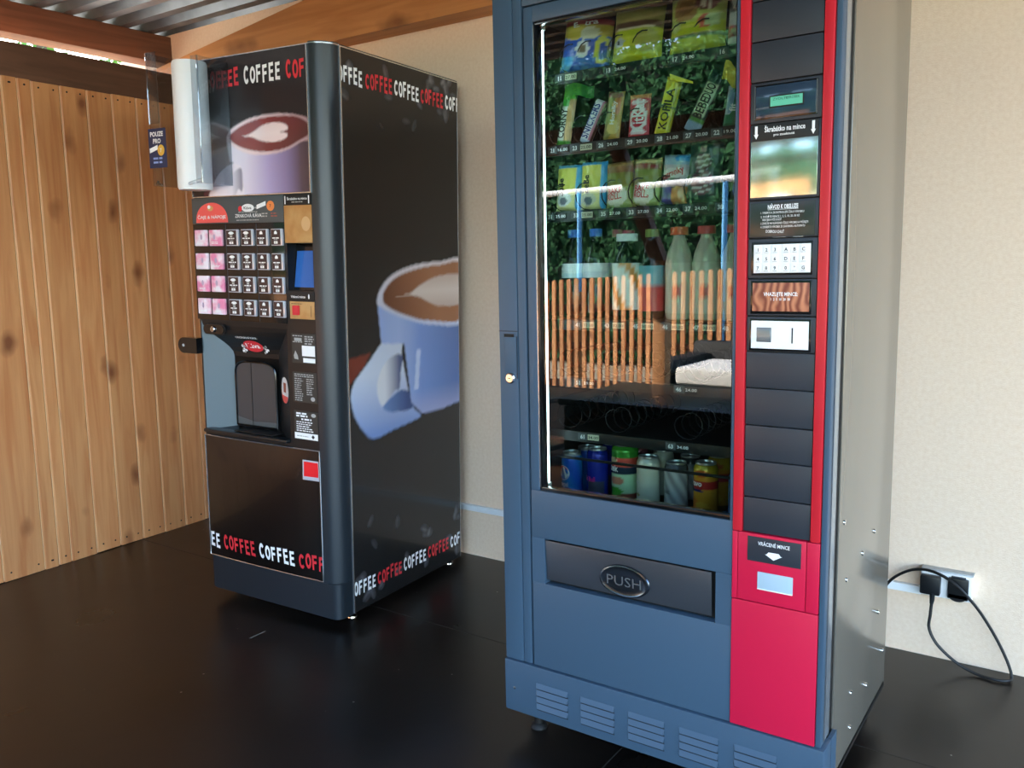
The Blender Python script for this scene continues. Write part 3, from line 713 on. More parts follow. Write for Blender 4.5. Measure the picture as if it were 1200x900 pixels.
b.grid(138, 390, lambda u, v: ((.0012, y0 + (y1 - y0) * u, z0 + (z1 - z0) * v), aa(paint_side, y0 + (y1 - y0) * u, z0 + (z1 - z0) * v, .008)), M_['print'])
fs = lambda y, z: (.0018, y, z)
coffee_run(b, [.036, .183, .327, .470, .615], 1.693, .048, .138, y0, y1, fs, [WH, RD, WH, RD, WH])
coffee_run(b, [.046, .189, .333, .478, .623], .083, .046, .138, y0, y1, fs, [WH, RD, WH, RD, WH])
tag(b.build('side_poster', cm, 0), 'dark side poster of a blue latte mug with coffee beans and lettering')
b = MB(); b.box(-.001, .003, .066, .0705, .028, 1.797, M_['silver']); b.box(-.001, .002, .691, .693, .028, 1.795, M_['silver']); b.box(-.001, .002, .07, .692, 1.793, 1.7965, M_['silver']); b.build('side_trim', cm)

# --- clear dispenser with the tall white tube hung on the machine
M = MC @ Matrix.Translation((-.50, -.070, 1.40))
cd = empty('cup_dispenser', 'clear acrylic dispenser holding a tall white tube on the coffee machine corner', 'dispenser', M=M)
b = MB()
b.lathe([(.0, -.014), (.049, -.014), (.053, -.006), (.053, .366), (.050, .374), (.0, .375)], mat('white tube paper', 'F6F8FA', .5), (.012, 0, 0), 40); b.build('white_tube', cd, 40)
ac = M_['acryl']; b = MB()
# two cheeks and a back plate with curled lips, open at the front
for xx, z1_ in ((-.118, .405), (.110, .375)):
    b.box(xx, xx + .003, -.055, .062, .0, z1_, ac, .0008)
b.box(-.118, .113, .060, .063, .0, .375, ac, .0008)
b.box(-.118, -.072, -.057, -.054, .19, .405, ac, .0008); b.box(.085, .113, -.057, -.054, .0, .375, ac, .0008)
b.build('acrylic_holder', cd, 30)
b = MB(); b.tube([(.113, -.056, .0), (.113, -.056, .375)], .003, ac, 6); b.tube([(-.118, -.056, .19), (-.118, -.056, .405)], .003, ac, 6); b.tube([(-.118, .06, 0), (-.118, .06, .40)], .003, ac, 6)
b.tube([(-.10, -.05, .012), (-.085, -.066, .004), (-.068, -.062, .0)], .005, ac, 6); b.tube([(.105, -.05, .012), (.085, -.064, .004), (.06, -.062, .0)], .005, ac, 6); b.build('holder_lip', cd)
b = MB(); b.box(-.105, -.024, -.074, -.072, .052, .172, mat('navy label', '2A3050', .4), .0006)
fl = lambda x, z: (x, -.0746, z)
b.text('POUZE', -.0645, .148, .014, WH, fl, .060, bold=.03); b.text('PRO', -.0645, .127, .014, WH, fl, .036, bold=.03)
b.flat([(-.100, .098), (-.062, .108), (-.062, .122), (-.100, .112)], WH, fl); b.disc(-.047, .105, .016, .017, mat('gold coin print', 'E8B44A', .5), lambda x, z: (x, -.0749, z)); b.text('7', -.047, .099, .012, WH, lambda x, z: (x, -.0752, z))
b.lines(-.085, -.040, (.078, .066), .006, mat('pale blue print', '8FA4D8', .5), fl, random.Random(5), .1); b.build('dispenser_label', cd, 0)

# ------------------------------------------------------------------ SNACK MACHINE
MBm = Matrix.Translation((-.5978, -.9921, 0)) @ boxrot(-.0049, -.0056, .0047)
sm = empty('snack_vending_machine', 'tall blue grey and red snack vending machine with a large glass window', 'vending machine', M=MBm)
BH = 1.735; BD = .60; BW = .745
bl = M_['blue']
b = MB()
b.box(.0, .004, .05, BD, .075, BH - .01, M_['grey_side']); b.box(.0, BW, BD - .004, BD, .075, BH - .01, M_['grey_side'])
b.box(.0, BW, .05, BD, BH - .02, BH - .004, M_['grey_side']); b.box(.0, BW, .05, BD, .075, .085, M_['black_matt'])
b.build('cabinet', sm)
b = MB(); b.box(BW - .004, BW, .091, BD, .075, BH - .01, M_['grey_side'], .0015)
sp = b.build('side_panel', sm)
for yy, zz in ((.421, .523), (.306, .504), (.165, .489), (.393, .159), (.240, .208), (.243, .126), (.566, .176), (.13, .62), (.5, .30), (.1, .14)):
    b = MB(); b.lathe([(.0055, .745), (.005, .7475), (.002, .748)], M_['chrome'], (0, yy, zz), 12, 'x'); b.build('screw', sp)
b = MB(); b.box(BW - .01, BW - .004, .06, .091, .078, BH - .01, M_['black_matt']); b.box(BW - .012, BW + .0005, .012, .060, .20, BH - .002, mat('grey door edge', '9AA3AB', .25, .6), .003)
b.build('door_edge', sm)
# inner liner: open box seen through the glass
cx0, cx1, cy0, cy1, cz0, cz1 = .035, .566, .028, .52, .566, 1.70
b = MB(); l = M_['liner']
b.box(cx0 - .004, cx0, cy0, cy1, cz0, cz1, l); b.box(cx1, cx1 + .004, cy0, cy1, cz0, cz1, l); b.box(cx0, cx1, cy1, cy1 + .004, cz0, cz1, l); b.box(cx0, cx1, cy0, cy1, cz1, cz1 + .004, l); b.box(cx0, cx1, cy0, cy1, cz0 - .004, cz0, l)
b.build('inner_liner', sm)
# header and left pillar
b = MB(); b.box(.0735, BW, .0, .055, 1.697, BH, bl, .004); b.build('header', sm)
b = MB(); b.box(-.003, .0485, -.001, .055, .198, BH, bl, .003); b.box(.0495, .0725, .0005, .055, .198, BH, bl, .003); b.box(.040, .0735, .008, .05, .198, BH - .01, M_['blue_d'])
b.box(-.0025, .0485, -.0016, .0, .9945, .9965, M_['blue_d'])
b.build('left_pillar', sm)
b = MB(); b.box(.013, .046, -.0045, .0, .899, .982, bl, .002); b.box(.0125, .0385, -.0035, -.0005, .982, .989, M_['black_matt']); b.box(.0455, .0475, -.0025, 0, .886, .984, M_['blue_d'])
hd = b.build('door_handle', sm)
b = MB(); b.lathe([(.0125, -.001), (.0125, -.0055), (.0095, -.0075), (.0095, -.009), (.002, -.009)], M_['chrome'], (.0285, 0, .887), 24, 'y'); b.rect(.0255, .0315, .8862, .8878, M_['black_matt'], lambda x, z: (x, -.0094, z)); b.build('lock', hd)
# glazed door
b = MB()
b.box(.078, .1005, .0, .05, .628, 1.694, bl, .002); b.box(.5555, .5615, .0, .05, .628, 1.694, bl, .0015); b.box(.1005, .5555, .0, .05, 1.662, 1.694, bl, .0015)
# lower part of the door, with a real opening for the flap
b.box(.078, .5615, .0, .03, .5155, .628, bl, .0015); b.box(.078, .5615, .0, .03, .199, .406, bl, .0015); b.box(.078, .1125, .0, .03, .406, .5155, bl); b.box(.5275, .5615, .0, .03, .406, .5155, bl)
b.build('door', sm)
b = MB(); g = M_['black_gloss']
for a in ((.1005, .1075, .632, 1.659), (.5525, .5555, .632, 1.659), (.1005, .5555, .6285, .637), (.1005, .5555, 1.655, 1.662)): b.box(a[0], a[1], .004, .028, a[2], a[3], g, .0012)
b.box(.1005, .1025, .002, .006, .636, 1.655, M_['silver'])
b.build('window_gasket', sm)
b = MB(); b.box(.1045, .5545, .0125, .0165, .632, 1.659, M_['pane']); b.build('window_pane', sm, 0)
b = MB(); b.tube([(.099, .040, .640), (.099, .040, 1.652)], .0045, M_['lamp'], 12); lt = b.build('lamp_tube', sm)
b = MB(); b.box(.092, .106, .036, .046, 1.652, 1.664, M_['white'], .001); b.build('lamp_holder', sm); b = MB(); b.box(.092, .106, .036, .046, .628, .640, M_['white'], .001); b.build('lamp_holder', sm)
# flap
b = MB(); b.box(.1135, .5265, .022, .028, .407, .5145, M_['black_matt']); b.build('flap_recess', sm)
b = MB(); b.box(-.204, .200, -.002, .002, -.049, .047, mat('dark brushed steel', '5B6068', .34, .75), .0015, M=Matrix.Translation((.3175, .006, .4645)) @ Matrix.Rotation(math.radians(3.0), 4, 'X'))
fp = b.build('delivery_flap', sm)
b = MB()
MP = Matrix.Translation((.317, .003, .4525)) @ Matrix.Rotation(math.radians(3.0), 4, 'X')
vs = []
prof = [(.062, 0.0), (.060, -.003), (.056, -.004), (.052, -.0025), (.040, -.0012), (.02, -.0006), (.004, -.0004)]
bb = MB(); bb.lathe(prof, M_['alu'], (0, 0, 0), 40, 'y', (1, .60))
dark = mat('dark chrome', '50565E', .2, .9)
b.add([MP @ Vector(p) for p in bb.v], bb.f, dark)
b.text('PUSH', 0, -.0115, .023, M_['alu'], lambda x, z: MP @ Vector((x, -.0022, z)), .084, bold=.0)
b.build('push_plate', fp, 30)
# red column
b = MB(); rs = M_['red_strip']
b.box(.5625, .582, -.004, .05, .611, BH - .003, rs, .003); b.box(.7145, .7335, -.004, .05, .611, BH - .003, rs, .003)
b.build('red_strip', sm)
b = MB(); b.box(.7345, BW + .0005, -.002, .03, .199, BH - .001, bl, .003); b.build('right_stile', sm)
b = MB(); b.box(.5625, .7335, -.003, .05, .199, .4685, M_['red'], .002); tag(b.build('red_panel', sm), 'plain crimson lower panel')
b = MB(); b.box(.5625, .5735, -.003, .05, .4700, .6100, M_['red'], .0015); b.box(.7095, .7335, -.003, .05, .4700, .6100, M_['red'], .0015)
b.box(.5745, .7085, -.003, .03, .4705, .6100, M_['red'], .0015); b.box(.594, .699, -.0045, .0, .5545, .6045, M_['charcoal'], .0008)
fq = ff(.0050); b.text('VRÁCENÉ MINCE', .6465, .589, .0075, WH, fq, .062)
b.flat([(.6365, .5775), (.6565, .5775), (.6605, .5725), (.6635, .5725), (.6465, .5625), (.6295, .5725), (.6325, .5725)], WH, fq)
b.build('coin_return_panel', sm)
b = MB(); b.box(.615, .6845, -.0042, .0, .4995, .5345, mat('pale blue grey cup', 'A9C0D0', .35), .001); b.box(.615, .6845, -.0055, -.003, .4985, .5005, M_['white'], .0005); b.build('coin_return_cup', sm)
seams = [1.697, 1.683, 1.612, 1.541, 1.469, 1.3945, 1.2555, 1.185, 1.1095, 1.039, .971, .900, .827, .757, .683, .6115]
fx0, fx1 = .5835, .7130
b = MB(); b.box(.582, .7145, .008, .03, .611, 1.70, M_['black_matt']); b.build('column_backing', sm)
for i in range(1, len(seams) - 1):
    zt, zb = seams[i] - .001, seams[i + 1] + .001
    k = i
    nm = {4: 'display_panel', 5: 'scratch_pad', 6: 'instruction_panel', 7: 'keypad', 8: 'coin_sign', 9: 'coin_slot_panel'}.get(k, 'blank_panel')
    b = MB(); b.box(fx0, fx1, .0, .02, zb, zt, M_['charcoal'], .0015)
    f0 = ff(.0036); f1 = ff(.0042); f2_ = ff(.0048)
    if nm == 'display_panel':
        b.box(.5915, .7065, -.0020, .001, 1.4015, 1.4635, M_['black_gloss'], .001); b.box(.5945, .7035, -.0028, .0, 1.4045, 1.4605, mat('dark blue window', '26384A', .12, coat=.5), .0008)
        b.box(.7038, .7062, -.0035, 0, 1.403, 1.462, M_['menu']); b.box(.5917, .5935, -.0035, 0, 1.403, 1.462, M_['menu'])
        o = b.build(nm, sm)
        b = MB(); b.box(.6195, .6825, -.0034, -.002, 1.4205, 1.4425, M_['black_matt'], .0008); b.box(.622, .680, -.0042, -.003, 1.4232, 1.4400, M_['lcd'])
        lk = mat('lcd ink', '2E6B58', .4); b.text('ZVOLTE', .640, 1.4335, .0046, lk, ff(.0046), .028); b.text('VYROBEK', .6625, 1.4335, .0046, lk, ff(.0046), .026)
        b.build('lcd', o); continue
    if nm == 'scratch_pad':
        b.box(.589, .709, -.0022, .001, 1.3635, 1.3935, M_['ink_k'], .0006); b.box(.5865, .7085, -.0016, .001, 1.2605, 1.3635, M_['scratch'], .0006)
        b.text('Škrabátko na mince', .649, 1.3785, .0095, WH, f0, .074, bold=.02); b.text('pro zaseknuté', .648, 1.3705, .0045, WH, f0, .038)
        for xx in (.5965, .7005):
            b.rect(xx - .0025, xx + .0025, 1.3755, 1.3905, WH, f0); b.flat([(xx - .0045, 1.3755), (xx, 1.367), (xx + .0045, 1.3755)], WH, f0)
        rn = random.Random(31)
    elif nm == 'instruction_panel':
        b.box(.588, .707, -.0022, .001, 1.188, 1.2505, mat('instruction plate', '2A3430', .22, noise=(14, '43302A', .45, .65)), .0006)
        b.text('NÁVOD K OBSLUZE', .649, 1.2385, .0078, WH, f0, .056, bold=.03); b.rect(.621, .677, 1.2368, 1.2374, WH, f0)
        for zz, t, w in ((1.2300, '1. VYBERTE A ZKONTROLUJTE ČÍSLO VÝROBKU', .080), (1.2228, '2. VHOĎTE MINCE 1, 2, 5, 10, 20, 50 Kč', .072), (1.2172, 'NEBO JEJICH VYŠŠÍ SOUČET', .036), (1.2105, '3. ZVOLTE NA KLÁVESNICI ČÍSLO VÝROBKU A VYČKEJTE', .088), (1.2040, '4. ODEBERTE VÝROBEK ZE ZÁSOBNÍKU AUTOMATU', .082)):
            b.text(t, .608 + (.003 if t[0] == 'N' else 0), zz, .0040, WH, f0, w, 'l', bold=.0)
        b.text('DOBROU CHUŤ', .618, 1.1955, .0052, WH, f0, .034, 'l', bold=.01, rot=-.06)
        b.rect(.630, .655, 1.1862, 1.1868, M_['ink_g'], ff(.0004)); b.rect(.668, .686, 1.1862, 1.1868, WH, ff(.0004))
    elif nm == 'keypad':
        b.box(.5905, .7045, -.0022, .001, 1.1165, 1.1785, M_['black_gloss'], .001); b.box(.5955, .7015, -.0030, .0, 1.1205, 1.1735, M_['white'], .0006)
        keys = ['123ABC', '456DEF', '7890*G']
        o = b.build(nm, sm)
        for r in range(3):
            for c in range(6):
                kb = MB(); x = .6045 + c * .0160 + (.0045 if c > 2 else 0); z = 1.1635 - r * .0170
                kb.box(x - .0068, x + .0068, -.0046, -.0028, z - .0072, z + .0072, M_['white'], .0012); kb.text(keys[r][c], x, z - .0028, .0062, M_['ink_k'], ff(.0049), bold=.02)
                kb.rect(x - .004, x + .004, z - .0056, z - .0048, M_['ink_g'], ff(.0049)); kb.build('key', o)
        continue
    elif nm == 'coin_sign':
        b.box(.5905, .7045, -.0022, .001, 1.0435, 1.1065, M_['black_gloss'], .001); b.box(.5945, .7010, -.0030, .0, 1.0485, 1.1020, M_['swirl'], .0006)
        b.text('VHAZUJTE MINCE:', .648, 1.0775, .0070, WH, ff(.0034), .064, bold=.02); b.text('1  2  5  10  20  50', .648, 1.0690, .0046, WH, ff(.0034), .036, bold=.02)
    elif nm == 'coin_slot_panel':
        b.box(.5895, .7055, -.0022, .001, .9735, 1.0345, M_['black_gloss'], .001); b.box(.5930, .7015, -.0030, .0, .9775, 1.0305, M_['white'], .0006)
        b.box(.605, .631, -.0042, -.002, .991, 1.0165, mat('steel reject button', '7F8C95', .3, .7), .0012); b.box(.604, .632, -.0034, -.002, .990, 1.0175, M_['charcoal'], .0006)
        b.box(.6705, .6728, -.0036, -.002, .989, 1.0180, M_['black_matt'])
    b.build(nm, sm)
# base plate with louvres
b = MB(); b.box(-.004, .753, -.006, .05, .067, .1965, bl, .003); b.box(.745, .753, .05, .0905, .067, .1965, bl); b.lathe([(.004, -.0065), (.0038, -.008), (.002, -.0085)], M_['chrome'], (.025, 0, .128), 10, 'y'); b.build('base_plate', sm)
for k in range(5):
    b = MB(); X0 = .0865 + .1217 * k; X1 = X0 + .0885
    for q in range(4):
        zt = .157 - .0172 * q; zb = zt - .0105
        b.rect(X0 + .002, X1, zb - .0064, zb - .0028, M_['blue_d'], lambda a, c: (a, -.0064, c))  # dark strip paints the shade on the plate between louvres
        vs = [(X0, -.0062, zt), (X1, -.0062, zt), (X1, -.0130, zb), (X0 + .005, -.0130, zb), (X0, -.0062, zb), (X1, -.0062, zb)]
        b.add(vs, [(0, 3, 2, 1), (0, 4, 3), (1, 2, 5), (3, 4, 5, 2)], bl)
    b.build('vent_louvre', sm, 0)
for x, y in ((.05, .06), (.70, .06), (.05, .54), (.70, .54)):
    b = MB(); z0 = -.0056 * x + .0047 * y + .0005
    b.lathe([(.02, z0), (.022, z0 + .004), (.018, z0 + .012), (.012, z0 + .016), (.012, .08)], M_['black_matt'], (x, y, 0), 16); b.build('levelling_foot', sm)
b = MB(); b.box(.0, BW, .02, BD, .0675, .085, M_['black_matt']); b.build('underframe', sm)

# shelves: trays with price rail, tags and spirals
def spiral(mb, cx, zc, r, y0, y1, turns, wr=.0014):
    n = int(turns * 14); mb.tube([(cx + r * math.cos(2 * PI * i * turns / n + 1.2), y0 + (y1 - y0) * i / n, zc + r * math.sin(2 * PI * i * turns / n + 1.2)) for i in range(n + 1)], wr, M_['wire'], 5)
def shelf(z, tags, spirals, r=.029, name='shelf'):
    b = MB(); b.box(cx0 + .001, cx1 - .001, .082, cy1 - .01, z + .008, z + .011, M_['shelf']); b.box(cx0 + .001, cx1 - .001, .079, .083, z - .013, z + .011, M_['shelf'], .0006)
    s = b.build(name, sm)
    for x, t, p, hl in tags:
        b = MB(); b.box(x, x + .024, .0770, .0795, z - .008, z + .008, M_['menu'], .0006); b.text(t, x + .012, z - .0045, .0090, WH, lambda a, c: (a, .0766, c), bold=.03)
        if p:
            b.box(x + .0255, x + .0545, .0772, .0795, z - .0065, z + .0065, mat('cream tag', 'C9C8AE', .5) if hl else M_['black_satin'], .0005); b.text(p, x + .040, z - .0034, .0066, M_['ink_k'] if hl else WH, lambda a, c: (a, .0768, c), .026)
        b.build('price_tag', s)
    for x in spirals:
        b = MB(); spiral(b, x, z + .012 + r, r, .086, .40, 8); b.build('spiral', s)
    return s
shelf(1.5545, [(.110, '11', '27.00', True), (.232, '13', '24.00', False), (.386, '17', '24.00', False), (.486, '16', None, False)], [.140, .185, .262, .320, .405, .455], .030)
shelf(1.4005, [(.088, '21', '16.00', False), (.147, '23', '22.00', True), (.213, '26', '24.00', False), (.283, '29', '20.00', False), (.352, '28', '21.00', False), (.416, '27', '20.00', False), (.476, '22', '19.00', False)], [.108, .170, .236, .302, .362, .420, .490], .029)
shelf(1.2535, [(.080, '31', '25.00', False), (.148, '33', '25.00', True), (.218, '35', '27.00', False), (.286, '33', '27.00', False), (.352, '34', '22.00', False), (.416, '37', '24.00', False), (.486, '38', None, False)], [.115, .178, .244, .310, .372, .440], .030)
shelf(1.0080, [(.150, '41', '32.00', True), (.225, '43', '32.00', True), (.296, '45', '30.00', True), (.366, '46', '30.00', True), (.436, '47', '30.00', True), (.500, '48', None, True)], [])
shelf(.8750, [(.150, '51', '29.00', False), (.398, '46', '24.00', False)], [.13, .23, .33, .44], .030)
shelf(.7490, [(.160, '61', '34.00', True), (.380, '63', '34.00', False)], [.12, .25, .42], .028)
b = MB(); b.tube([(cx0 + .004, .10, .655), (.075, .082, .6925), (.12, .080, .6945), (.54, .080, .6945)], .0035, M_['wire'], 8); b.build('guard_rail', sm)

def place(x, y, z, rz=0, rx=0, ry=0):
    return MBm @ Matrix.Translation((x, y, z)) @ Euler((rx, ry, rz)).to_matrix().to_4x4()

# ---- packets: pillow shaped film with crimped ends
def wrapper(name, w, h, t, paint, M, label, cat, group, texts=(), crimp=.12, nu=22, nv=30, wr=.0012, seed=0, ends='tb'):
    rn = random.Random(seed); ph = [rn.uniform(0, 6.28) for _ in range(6)]
    def prof(u, v):
        a = 2 * u - 1; e = (1 - abs(a) ** 2.6)
        c = min(v / crimp, 1) if 'b' in ends else 1; d = min((1 - v) / crimp, 1) if 't' in ends else 1
        k = max(0, min(c, d)); return (max(e, 0) ** .6) * (math.sin(k * PI / 2) ** .7 if k > 0 else 0)
    def wob(u, v): return wr * (math.sin(9 * u + 7 * v + ph[0]) + math.sin(17 * v - 6 * u + ph[1]) + .6 * math.sin(23 * u + ph[2] + 11 * v))
    def fr(u, v):
        x = (u - .5) * w * (1 - .04 * math.sin(v * PI)); z = v * h + (.006 * h * math.sin(40 * u) if v > .97 or v < .03 else 0)
        return (x, -t / 2 * prof(u, v) - .0006 + wob(u, v) * prof(u, v), z), paint(u, v)
    def bk(u, v):
        u = 1 - u; x = (u - .5) * w * (1 - .04 * math.sin(v * PI)); z = v * h + (.006 * h * math.sin(40 * u) if v > .97 or v < .03 else 0)
        return (x, t / 2 * prof(u, v) + .0006, z), paint(u, v)
    b = MB(); b.grid(nu, nv, fr, M_['film']); b.grid(nu, nv, bk, M_['film'])
    for (s, u, v, hh, ww, m, rot) in texts:
        def f(x, z):
            uu = x / w + .5; vv = z / h
            return (x, -t / 2 * prof(min(max(uu, 0), 1), min(max(vv, 0), 1)) - .0022, z)
        b.text(s, (u - .5) * w, v * h, hh, m, f, ww, 'c', .02, rot)
    o = b.build(name, None, 60, M); return tag(o, label, cat, group)
def bands(stops):
    S = [(v, hx(c)) for v, c in stops]
    def p(u, v):
        c = S[0][1]
        for a, k in S:
            if v >= a: c = k
        return c
    return p
def blobs(base, items):
    """items: (u, v, ru, rv, colour) painted in order over base(u, v)"""
    it = [(a, b_, c, d, hx(e)) for a, b_, c, d, e in items]
    def p(u, v):
        c = base(u, v)
        for a, b_, ru, rv, k in it:
            if ((u - a) / ru) ** 2 + ((v - b_) / rv) ** 2 < 1: c = k
        return c
    return p
BG = 'snack bags on the top shelf'; RG = 'chocolate and cereal bars on the second shelf'; SG = 'pastry packets on the third shelf'; TG = 'drink bottles on the fourth shelf'; CG = 'drink cans at the foot of the window'
MK, MW = M_['ink_k'], M_['ink_w']; MR = M_['ink_r']
wrapper('snack_bag', .122, .118, .045, blobs(bands([(0, '2E5FC0'), (.55, '3F6FD0'), (.62, 'C9B03C'), (.82, '9C2B34'), (.92, '4A4048')]), [(.3, .68, .22, .13, 'D9BE44'), (.62, .66, .2, .12, 'E2DCC0'), (.5, .38, .14, .16, 'F0F0EC'), (.88, .36, .13, .26, 'D9D23C'), (.9, .34, .08, .17, '2F56B0'), (.15, .14, .2, .12, '3FA0E0'), (.5, .38, .07, .08, '7A6A50')]), place(.164, .112, 1.567, .05, -.12, .10), 'blue snack bag with a yellow top, first on the top shelf', 'snack bag', BG, [('Extra', .52, .80, .011, .06, MW, .12)], seed=1)
wrapper('snack_bag', .118, .115, .045, blobs(bands([(0, 'D8D81E'), (.16, 'C6C62A'), (.6, '8C7A4C'), (.72, 'A49A55')]), [(.5, .66, .5, .07, '6E4A3A'), (.25, .38, .2, .18, 'D9D62C'), (.2, .36, .12, .08, 'B9BEC2'), (.75, .36, .22, .22, 'B8B04A'), (.5, .6, .4, .02, 'D9C9B0')]), place(.292, .112, 1.567, 0, -.12, 0.05), 'yellow snack bag with brown stripes, second on the top shelf', 'snack bag', BG, [('B', .2, .32, .008, None, M_['ink_k'], 0)], seed=2)
wrapper('snack_bag', .124, .118, .05, blobs(bands([(0, 'C9CE3A'), (.22, '7E8A5A'), (.27, 'D2D832'), (.5, 'C9D06A'), (.9, 'A8B070')]), [(.35, .72, .24, .22, 'B98A52'), (.35, .74, .17, .12, '9C6A3A'), (.72, .80, .2, .16, '8A4A44'), (.66, .80, .03, .16, 'E6D9C9'), (.78, .80, .03, .16, 'E6D9C9'), (.70, .46, .12, .12, 'D96A50'), (.82, .48, .13, .12, 'CFE0A0'), (.15, .45, .1, .1, 'DDE08A')]), place(.430, .112, 1.567, -.03, -.12, 0), 'yellow green bag picturing a filled sandwich, third on the top shelf', 'snack bag', BG, [], seed=3)
wrapper('snack_bag', .050, .135, .03, blobs(bands([(0, 'E0E0E0'), (.12, 'B02A30'), (.3, 'D9D9DC'), (.5, '4A4A50')]), [(.3, .75, .15, .2, 'C0C0C6'), (.6, .6, .15, .12, 'E0E0E4'), (.5, .2, .3, .08, '8A2228')]), place(.520, .112, 1.567, 0, -.1, 0), 'narrow grey and red packet at the right end of the top shelf', 'snack bag', BG, [], seed=4)
def bar(w, h, t, paint, x, rz, tilt, label, texts, seed, crimp=.07, y=.100, z=1.412, lean=-.10):
    return wrapper('snack_bar', w, h, t, paint, place(x, y, z, rz, lean, tilt), label, 'snack bar', RG, texts, crimp, 14, 30, .0006, seed)
bar(.036, .125, .014, lambda u, v: hx('5FB83A') if v > .8 else (hx('3F9A38') if v < .1 or (v > .68 and u < .6) else (hx('E8EDE0') if u < .55 else (hx('C99B62') if v > .42 else hx('D9B07A')))), .116, 0, .13, 'green and white cereal bar with a bent green top, first on the second shelf', [('CORNY', .56, .38, .017, .066, M_['ink_k'], PI / 2 - .02)], 11)
b = MB(); b.grid(10, 6, lambda u, v: ((-.024 + .068 * u, -.004 + .010 * u, -.010 + .026 * v + .006 * math.sin(u * 5)), hx('74C93E') if u < .6 else hx('2E7A4C')), M_['film']); b.grid(10, 6, lambda u, v: ((.044 - .068 * u, .006 - .010 * u, -.010 + .026 * v + .006 * math.sin((1 - u) * 5)), hx('3F9A38')), M_['film'])
tag(b.build('bar_wrapper', None, 60, place(.150, .098, 1.523)), 'crumpled green wrapper flap above the first two bars of the second shelf', 'wrapper')
bar(.030, .098, .018, lambda u, v: hx('4A2A20') if u < .12 or u > .88 else (hx('C8D8F0') if v < .1 else (hx('F0F0F4') if u < .72 else hx('D07A96'))), .172, 0, .42, 'brown bar with blue block lettering on white, leaning, second on the second shelf', [('SNICKERS', .70, .50, .018, .078, mat('navy print', '1E3A8A', .4), PI / 2)], 12)
bar(.040, .104, .016, blobs(lambda u, v: hx('C9A24A') if (u > .35 + .2 * math.sin(v * 9)) else hx('8C8A4C'), [(.6, .25, .35, .14, 'E0C878'), (.75, .7, .16, .2, 'D98A5A'), (.5, .93, .5, .08, '8C4A42'), (.3, .6, .12, .3, '9AA25A')]), .2375, 0, .10, 'gold foil bar, third on the second shelf', [('Horalky', .66, .55, .010, .050, M_['white'], PI / 2)], 13)
bar(.050, .090, .016, blobs(bands([(0, 'D02A42'), (.9, 'D98A50')]), [(.5, .42, .42, .30, 'F4EEF0'), (.5, .40, .3, .2, 'D02A42'), (.5, .80, .4, .07, 'F0D0D4'), (.5, .1, .4, .06, 'F0D8DC')]), .304, 0, .02, 'red and white wafer bar, fourth on the second shelf', [('KitKat', .76, .48, .026, .068, MW, PI / 2)], 14)
bar(.036, .118, .016, lambda u, v: hx('3E4A22') if abs(v - .47) < .015 else (hx('E2DE3A') if u < .8 else hx('B8B42A')), .358, 0, .22, 'yellow bar with black lettering, fifth on the second shelf', [('KOFILA', .76, .44, .018, .084, M_['ink_k'], PI / 2 - .0)], 15)
b = MB(); b.grid(8, 4, lambda u, v: ((.05 * u, -.002 + .004 * u, .012 * v * (1 - .6 * u) - .014 * u), hx('E6DE3C')), M_['film']); tag(b.build('bar_wrapper', None, 60, place(.379, .094, 1.519)), 'yellow wrapper flap sticking out right of the yellow bar', 'wrapper')
bar(.036, .128, .014, lambda u, v: hx('8FA8C8') if v < .16 else (hx('4E8A3C') if v < .22 else (hx('C6D6B4') if .25 < v < .80 and .12 < u < .9 else hx('24403A'))), .424, 0, .46, 'dark green bar with pale lettering leaning right, sixth on the second shelf', [('BEBE', .78, .38, .020, .042, M_['ink_k'], PI / 2), ('DUO', .78, .66, .020, .030, M_['ink_k'], PI / 2)], 16)
b = MB(); b.grid(8, 6, lambda u, v: ((.046 * u, -.003 + .008 * u, .036 * v - .02 * u + .004 * math.sin(9 * u)), hx('E8D838') if u < .6 else hx('A8A83A')), M_['film']); tag(b.build('bar_wrapper', None, 60, place(.492, .094, 1.505, 0, 0, .2)), 'yellow wrapper end standing above the leaning green bar', 'wrapper')
bar(.040, .080, .014, blobs(lambda u, v: hx('2E7A5A') if u > .3 or v < .3 else hx('B8C4D0'), [(.3, .6, .2, .3, '7FA0C0')]), .512, 0, .1, 'green and blue bar at the right end of the second shelf', [('fit', .62, .45, .014, None, MW, PI / 2)], 17)

def pack(w, h, t, paint, x, tilt, label, texts, seed, z=1.266, crimp=.1):
    return wrapper('pastry_packet', w, h, t, paint, place(x, .110, z, 0, -.08, tilt), label, 'packet', SG, texts, crimp, 22, 30, .001, seed)
yb = lambda u, v: hx('3FA8E6') if v > .9 or u > .86 else (hx('E6DE62') if v > .35 else hx('F0E6A0'))
pack(.066, .104, .03, blobs(yb, [(.4, .24, .3, .16, 'E8E4E0'), (.4, .2, .16, .08, '7A7A88')]), .122, .03, 'yellow and blue biscuit packet, first on the third shelf', [('BeBe', .38, .50, .016, .040, M_['ink_k'], PI / 2)], 31)
pack(.066, .106, .03, blobs(yb, [(.4, .2, .3, .14, 'D8D4C0'), (.42, .17, .16, .09, '5A5F70')]), .186, .02, 'yellow and blue biscuit packet, second on the third shelf', [('BeBe', .42, .52, .016, .040, M_['ink_k'], PI / 2)], 32)
gb = bands([(0, 'A8B46A'), (.45, '8C8A3A'), (.74, '94643A'), (.88, 'A8844A')])
gd = lambda n: blobs(gb, [(.45, .26, .40, .24, 'E6E6D0'), (.4, .28, .30, .18, 'EFEFE2')])
pack(.066, .100, .03, gd(1), .254, -.02, 'green and gold packet with a pale round label, third on the third shelf', [('BAKE', .42, .30, .013, .034, MR, .1), ('ROLLS', .42, .17, .013, .036, MR, .1)], 33)
